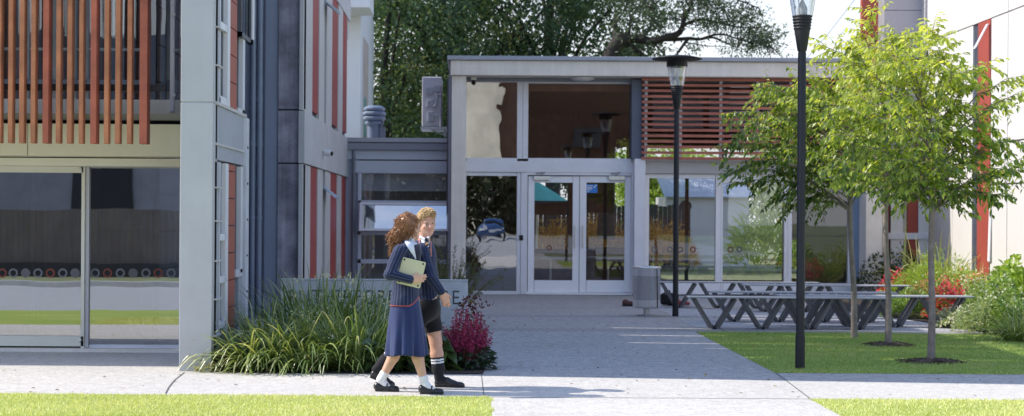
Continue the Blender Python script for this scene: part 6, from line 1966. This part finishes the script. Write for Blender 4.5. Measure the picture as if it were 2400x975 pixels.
s = SDF(.01); s.cone(g(947, 563, -.05), g(972, 577, -.085), .012, .011); s.cone(g(947, 563, -.05), g(950, 556, 0), .012, .013); s.cone(g(950, 556, 0), g(966, 557, .055), .013, .012); s.cone(g(972, 577, -.085), g(977, 590, -.095), .011, .006); s.cone(g(957, 563), g(957, 572), .060, .062)
V, F = s.mesh(.005); mesh_obj('shirt_collar', V, F, M_SHIRT, GP_, True)
# skirt
n, m = 96, 30; sv = []
for j in range(m):
    t = j / (m - 1); pa = g(950 + .5 * t, 694 + (831 - 694) * t)
    for i in range(n):
        a = 2 * PI * i / n; t2 = t ** 1.2
        r = 1 + (.085 * (2 * abs(math.sin(4 * a + .3 + .5 * t)) - 1) + .03 * math.sin(15 * a + 1)) * t2
        rx = (.112 + .070 * t ** .7) * r; ry = (.130 + .078 * t ** .7) * r
        px_, py_ = math.cos(a) * rx, math.sin(a) * ry
        kick = .012 * t * t * math.sin(a * 2 + .5)
        sv.append((pa[0] + px_ + kick + .004 * t, pa[1] + py_, pa[2] + .010 * t * math.sin(3 * a)))
sf = [(j * n + i, j * n + (i + 1) % n, (j + 1) * n + (i + 1) % n, (j + 1) * n + i) for j in range(m - 1) for i in range(n)]
sk = mesh_obj('skirt', sv, sf, M_NAVY, GP_, True); md = sk.modifiers.new('thick', 'SOLIDIFY'); md.thickness = .004
# socks and shoes
for (k_, a_, hl, to) in ((kB, aB, g(879, 912, .10), g(937, 921, .09)), (kF, aF, g(984, 929, -.09), g(1041, 931, -.11))):
    hl[2] = max(hl[2], 0.008); to[2] = .008; hl[2] = .008 if abs(hl[2]) < .04 else hl[2]
    s = SDF(.02); dr = (k_ - a_) / np.linalg.norm(k_ - a_); s.cone(a_ + dr * .062, a_, .043, .038); s.cone(a_, hl * .48 + to * .52 + np.array([0, 0, .036]), .037, .029)
    V, F = s.mesh(.005, wob=.002, wsc=20); mesh_obj('sock', V, F, M_SOCKW, GP_, True)
    shoe_part(GP_, 'shoe', hl, to, a_, 'strap')
# hair
hs = SDF(.04); c = hd.c
hs.ell(hd.p(-.022, 0, .045), (.098, .088, .088), hd.Rm); hs.ell(hd.p(-.05, 0, .0), (.066, .078, .075), hd.Rm)
hs.cone(g(945, 522, -.01), g(935, 550, -.02), .055, .066); hs.cone(g(935, 550, -.02), g(926, 586, -.03), .062, .034)
fd = hd.Rm @ np.array([1, 0, 0]); upv = np.array([0, 0, 1.0])
hc = lambda P: np.minimum(((P - c) @ fd) - .030 - .42 * np.maximum((P[..., 2] - c[2]), 0), .05)
V, F = hs.mesh(.006, clip=hc, wob=.008, wsc=15); ho = mesh_obj('hair', V, F, M_HAIRG, GP_, True)
hb = MB(); rs = np.random.default_rng(5)
ids = rs.choice(len(V), 1150, replace=False)
for i in ids:
    p = V[i]; tail = np.clip((c[2] + .03 - p[2]) / .10, 0, 1)
    d = np.array([-.3, -.1, -.7]) * (1 - tail) + np.array([-.1, 0, -1]) * tail + rs.normal(size=3) * .4; d /= np.linalg.norm(d)
    a_ = np.cross(d, [0, 1, .2]); a_ /= np.linalg.norm(a_); b_ = np.cross(d, a_)
    ln = rs.uniform(.025, .045) + .035 * tail; rad = rs.uniform(.005, .011) * (.5 + .7 * tail); turns = rs.uniform(1.2, 2.4); ph = rs.uniform(0, 6.28)
    pts = [p + d * ln * q + (a_ * math.cos(ph + turns * 6.28 * q) + b_ * math.sin(ph + turns * 6.28 * q)) * rad for q in np.linspace(0, 1, 14)]
    hb.tube(pts, list(np.linspace(.0036, .0016, 14)), 4, cap=False)
part('curl', hb, M_HAIRG, ho)['kind'] = 'stuff'

# laptop under her arm
YLP = YGI - .185
TL, TR, BR = [np.array(W(px, py, YLP)[:]) for px, py in ((944, 602), (999, 615), (984, 676))]
TR[1] -= .01; BR[1] -= .02
BL = TL + (BR - TR)
ex = TR - TL; wx = np.linalg.norm(ex); ex /= wx; ez = TL - BL; ez -= ex * (ez @ ex); hz_ = np.linalg.norm(ez); ez /= hz_; ey = np.cross(ez, ex)
cen = (TL + BR) / 2; LRm = np.stack([ex, ey, ez], 1)
LT = thing('laptop', 'pale gold laptop with dark rubber feet held against her side by the girl', 'laptop', tuple(cen))
for nm, oy, th in (('base', -.0035, .005), ('lid', .0055, .003)):
    s = SDF(0); s.box(cen + ey * oy, (wx / 2, th, hz_ / 2), LRm, .0029, 0)
    b = MB(); rr = .012; pl = []
    for (sx, sz, a0) in ((1, 1, 0), (-1, 1, 90), (-1, -1, 180), (1, -1, 270)):
        for q in range(5):
            a = math.radians(a0 + q * 22.5); pl.append((sx * (wx / 2 - rr) + rr * math.cos(a), sz * (hz_ / 2 - rr) + rr * math.sin(a)))
    nn = len(pl); vv = [cen + ex * p[0] + ez * p[1] + ey * (oy + sgn * th) for sgn in (-1, 1) for p in pl]
    b.add(vv, [tuple(range(nn)), tuple(range(2 * nn - 1, nn - 1, -1))] + [(i, i + nn, (i + 1) % nn + nn, (i + 1) % nn) for i in range(nn)])
    part(nm, b, mat('champagne_aluminium', (.62, .60, .38), .35, .03, 3, 60, .02, metal=.25), LT, bevel=.0015)
for sx in (-1, 1):
    for sz in (-1, 1):
        q = cen + ex * sx * (wx / 2 - .022) + ez * sz * (hz_ / 2 - .020) - ey * .0085; b = MB(); b.tube([q, q - ey * .004], [.009, .007], 12); part('rubber_foot', b, M_BLACK, LT)

# ---------------------------------------------------------------- the boy
YBO = 14.38
BP = thing('person', 'boy with short sandy hair in striped blazer and black shorts walking behind the girl', 'person', (W(1000, 915, YBO).x, YBO, 0))
def k(px, py, dy=0.0):
    v = W(px, py, YBO + dy); return np.array(v[:])
hb_ = Head(k(1000, 523, -.0), -1.22, .06, .10, 1.0)
bs = SDF(.03); hb_.add(bs)
bs.cone(k(997, 540), k(992, 572), .052, .060, .03)
bs.cone(k(990, 592), k(996, 650), .11, .10, .05, 1.3); bs.cone(k(996, 650), k(1002, 706), .10, .11, .05, 1.25)
EL, WR = k(1006, 646, -.255), k(1037, 688, -.235)
bs.cone(k(990, 590, -.19), EL, .046, .040, .03); bs.cone(EL, WR, .040, .027, .02); hand(bs, WR, k(1049, 716, -.225) - WR, (-.35, 1, -.15), (.75, .3, .4), (.35, .45, .55, .6), 1.0, .35)
ELl, WRl = k(968, 645, .22), k(955, 690, .17)
bs.cone(k(988, 590, .19), ELl, .046, .040, .03); bs.cone(ELl, WRl, .040, .027, .02); hand(bs, WRl, (-.1, 0, -1), (0, -1, 0), (1, 0, 0), (.4, .5, .5, .6), 1.0)
kF, aF = k(1021, 800, .06), k(1029, 886, .05); kB, aB = k(950, 797, -.08), k(882, 866, -.06)
for (h0, kk, aa) in ((k(1004, 712, .08), kF, aF), (k(1002, 712, -.08), kB, aB)):
    bs.cone(h0, kk, .092, .060, .04); bs.cone(kk, kk + (aa - kk) * .35, .056, .060, .02); bs.cone(kk + (aa - kk) * .35, aa, .060, .036, .02)
V, F = bs.mesh(.006); mesh_obj('body', V, F, M_SKIN_B, BP, True)
hb_.face(BP, M_HAIRB)
bz = SDF(.03)
bz.cone(k(990, 592), k(995, 650), .126, .120, .05, 1.3, u=.15); bz.cone(k(995, 650), k(1000, 712), .120, .134, .05, 1.3, u=.15)
bz.cone(k(989, 583, -.165), k(989, 583, .165), .055, .055, .05)
bz.cone(k(990, 588, -.195), EL, .063, .054, .03, u=.058); bz.cone(EL, k(1033, 683, -.238), .054, .041, .02, u=.048)
bz.cone(k(988, 588, .195), ELl, .063, .054, .03, u=.058); bz.cone(ELl, WRl, .054, .041, .02, u=.048)
zh2 = k(990, 711)[2]; xh2 = k(992, 700)[0]
def hem_b(P): return np.where(P[..., 1] < YBO - .180, -1.0, zh2 + 4.0 * np.maximum(P[..., 0] - xh2, 0) ** 2 - P[..., 2])
V, F = bz.mesh(.006, clip=hem_b, wob=.0035, wsc=9); u = bz.ucoord(V)
mesh_obj('blazer', V, F, M_BLZ_B, BP, True, attrs={'u': u, 't': (hem_b(V) > -.009).astype(float)})
tors = SDF(.05); tors.p = bz.p[:3]
patch('shirt', tors, .006, [(984, 552), (1004, 550), (1008, 562), (1002, 606)], k, YBO, M_SHIRT, BP)
patch('tie', tors, .012, [(996, 556), (1005, 556), (1009, 612), (997, 612)], k, YBO, M_TIE, BP)
M_ORA = cloth_mat('orange_stripe', (.62, .30, .10), .05); M_PIP = cloth_mat('lapel_piping', (.55, .22, .20), .05)
for (a, b_) in (((996, 572), (1006, 566)), ((998, 590), (1008, 582))):
    patch('tie_stripe', tors, .0145, [(a[0], a[1]), (b_[0], b_[1]), (b_[0], b_[1] + 4), (a[0], a[1] + 4)], k, YBO, M_ORA, BP)
patch('tie_stripe', tors, .0145, [(997, 580), (1007, 574), (1007, 577), (997, 583)], k, YBO, M_SHIRT, BP)
patch('lapel_piping', tors, .010, [(981, 560), (984, 560), (998, 606), (995, 607)], k, YBO, M_PIP, BP)
patch('lapel_piping', tors, .010, [(1009, 560), (1011, 561), (1013, 600), (1010, 601)], k, YBO, M_PIP, BP)
s = SDF(.01); s.cone(k(986, 556, -.06), k(999, 562, -.115), .012, .010); s.cone(k(1008, 551, -.02), k(999, 562, -.115), .012, .010); s.cone(k(986, 556, -.06), k(984, 553, .02), .010, .012)
V, F = s.mesh(.005); mesh_obj('shirt_collar', V, F, M_SHIRT, BP, True)
s = SDF(.02); s.cone(k(999, 561, -.12), k(1000, 566, -.125), .016, .010); V, F = s.mesh(.004); mesh_obj('tie_knot', V, F, M_TIE, BP, True)
# shorts
sh = SDF(.04)
sh.cone(k(1000, 690), k(1003, 722), .112, .118, .05, 1.25)
fh = k(1004, 716, .08); hemF = kF + (fh - kF) * .26; bh = k(1002, 716, -.08); hemB = kB + (bh - kB) * .26
sh.cone(fh, hemF, .104, .082, .04); sh.cone(bh, hemB, .104, .082, .04)
def cut(P):
    d1 = (fh - kF) / np.linalg.norm(fh - kF); d2 = (bh - kB) / np.linalg.norm(bh - kB)
    near1 = ((P - hemF) @ d1); near2 = ((P - hemB) @ d2)
    r1 = np.linalg.norm(P - hemF - near1[..., None] * d1, axis=-1); r2 = np.linalg.norm(P - hemB - near2[..., None] * d2, axis=-1)
    return np.where(r1 < r2, -near1, -near2)
V, F = sh.mesh(.006, clip=cut, wob=.004, wsc=8); mesh_obj('shorts', V, F, M_BLKSH, BP, True)
M_SOCKB = sock_mat()
for (kk, aa, hl, to) in ((kF, aF, k(1019, 910, .05), k(1091, 915, .03)), (kB, aB, k(866, 884, -.06), k(925, 912, -.06))):
    d = (kk - aa); Ls = np.linalg.norm(d); d /= Ls; topL = .60 * Ls
    s = SDF(.015); s.cone(aa + d * topL, aa + d * topL * .4, .061, .058); s.cone(aa + d * topL * .5, aa, .058, .041); s.cone(aa, aa + (to - hl) * .25 + np.array([0, 0, -.03]), .040, .034)
    top = aa + d * topL
    V, F = s.mesh(.005, clip=lambda P: (P - top) @ d)
    h = (V - aa) @ d; t_ = ((np.abs(h - (topL - .035)) < .008) | (np.abs(h - (topL - .060)) < .008)).astype(float)
    mesh_obj('sock', V, F, M_SOCKB, BP, True, attrs={'t': t_})
    to[2] = .008
    if hl[2] < .06: hl[2] = .008
    shoe_part(BP, 'shoe', hl, to, aa, 'lace')
# hair
hs = SDF(.03)
hs.ell(hb_.p(-.020, 0, .050), (.100, .083, .084), hb_.Rm); hs.ell(hb_.p(.03, 0, .092), (.062, .068, .038), hb_.Rm)
fdb = hb_.Rm @ np.array([1, 0, 0]); cb = hb_.c; upb = hb_.Rm @ np.array([0, 0, 1])
def hcut(P):
    f = (P - cb) @ fdb; z = (P - cb) @ upb
    return np.minimum(np.maximum(np.minimum(f - .015, 1) - 1.0 * np.maximum(z - .035, 0) * 1.6, -1), .05)
V, F = hs.mesh(.005, clip=lambda P: np.maximum(hcut(P), -((P - cb) @ upb) - .055), wob=.004, wsc=22); ho = mesh_obj('hair', V, F, M_HAIRB, BP, True)
tb_ = MB(); ids = rs.choice(len(V), 900, replace=False)
for i in ids:
    p = V[i]; o_ = (p - (cb + upb * .03)); o_ /= np.linalg.norm(o_)
    z = (p - cb) @ upb
    flow = fdb * .9 + np.array([.35, 0, 0]) if z > .07 else -upb * .9 + fdb * .1
    d = flow * 1.0 + o_ * (.14 if z > .06 else .03) + rs.normal(size=3) * .16; d /= np.linalg.norm(d); ln = rs.uniform(.020, .034) if z > .06 else rs.uniform(.012, .022)
    pts = [p + d * ln * q + o_ * .006 * math.sin(q * 3) for q in (0, .35, .7, 1)]
    tb_.tube(pts, [.0046, .0044, .0032, .001], 4, cap=False)
part('tuft', tb_, M_HAIRB, ho)['kind'] = 'stuff'
# ================================================================ light, sky, camera
EL_, AZ_ = math.radians(43), math.radians(5)
sd = Vector((math.cos(EL_) * math.cos(AZ_), -math.cos(EL_) * math.sin(AZ_), -math.sin(EL_)))
sl = bpy.data.lights.new('sun', 'SUN'); sl.energy = 5.0; sl.angle = math.radians(.5); sl.color = (1.0, .94, .84)
so = bpy.data.objects.new('sun', sl); COL.objects.link(so); so.rotation_euler = sd.to_track_quat('-Z', 'Y').to_euler(); so.location = (-20, 5, 25)
w = bpy.data.worlds.new('World'); SCN.world = w; w.use_nodes = True
nt = w.node_tree; nt.nodes.clear(); out = nt.nodes.new('ShaderNodeOutputWorld'); bg = nt.nodes.new('ShaderNodeBackground')
sky = nt.nodes.new('ShaderNodeTexSky'); sky.sky_type = 'NISHITA'; sky.sun_disc = False; sky.sun_elevation = EL_; sky.sun_rotation = math.radians(275)
sky.air_density = 1.0; sky.dust_density = 1.0; sky.ozone_density = 1.0; sky.altitude = 20
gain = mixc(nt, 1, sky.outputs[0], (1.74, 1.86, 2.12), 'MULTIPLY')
tc = N(nt, 'ShaderNodeTexCoord'); sp = N(nt, 'ShaderNodeSeparateXYZ'); L(nt, tc.outputs['Generated'], sp.inputs[0])
cl = noise_tex(nt, 2.6, 6, .62, vec=tc.outputs['Generated'], stretch=(1, 1, 3.5))
hz1 = N(nt, 'ShaderNodeMapRange', interpolation_type='SMOOTHSTEP'); hz1.inputs[1].default_value = .42; hz1.inputs[2].default_value = .02; hz1.inputs[3].default_value = 0; hz1.inputs[4].default_value = 1.0
L(nt, sp.outputs[2], hz1.inputs[0])
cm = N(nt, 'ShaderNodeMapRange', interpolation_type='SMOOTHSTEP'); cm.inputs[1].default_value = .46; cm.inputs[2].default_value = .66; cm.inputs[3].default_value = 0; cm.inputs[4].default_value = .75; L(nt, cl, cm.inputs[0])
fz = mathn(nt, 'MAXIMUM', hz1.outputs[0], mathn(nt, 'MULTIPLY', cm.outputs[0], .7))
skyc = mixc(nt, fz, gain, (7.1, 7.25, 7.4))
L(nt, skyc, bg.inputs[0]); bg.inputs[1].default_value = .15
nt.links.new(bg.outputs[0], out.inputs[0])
cam = bpy.data.cameras.new('camera'); co = bpy.data.objects.new('camera', cam); COL.objects.link(co)
co.location = (0, 0, CAMH); co.rotation_euler = (PI / 2, -TH, 0)
cam.sensor_width = 36; cam.lens = 36 * FPX / 2400
cam.shift_x = 90 / 2400; cam.shift_y = 22.5 / 2400
cam.clip_start = .1; cam.clip_end = 2000
cam.dof.use_dof = True; cam.dof.focus_distance = 14.2; cam.dof.aperture_fstop = 3.2
SCN.camera = co
SCN.view_settings.view_transform = 'Standard'; SCN.view_settings.look = 'None'; SCN.view_settings.exposure = 0; SCN.view_settings.gamma = 1
SCN.render.engine = 'CYCLES'
cy = SCN.cycles
cy.use_denoising = True; cy.max_bounces = 8; cy.diffuse_bounces = 4; cy.glossy_bounces = 4; cy.transparent_max_bounces = 12; cy.transmission_bounces = 4
cy.sample_clamp_indirect = 4; cy.caustics_reflective = False; cy.caustics_refractive = False
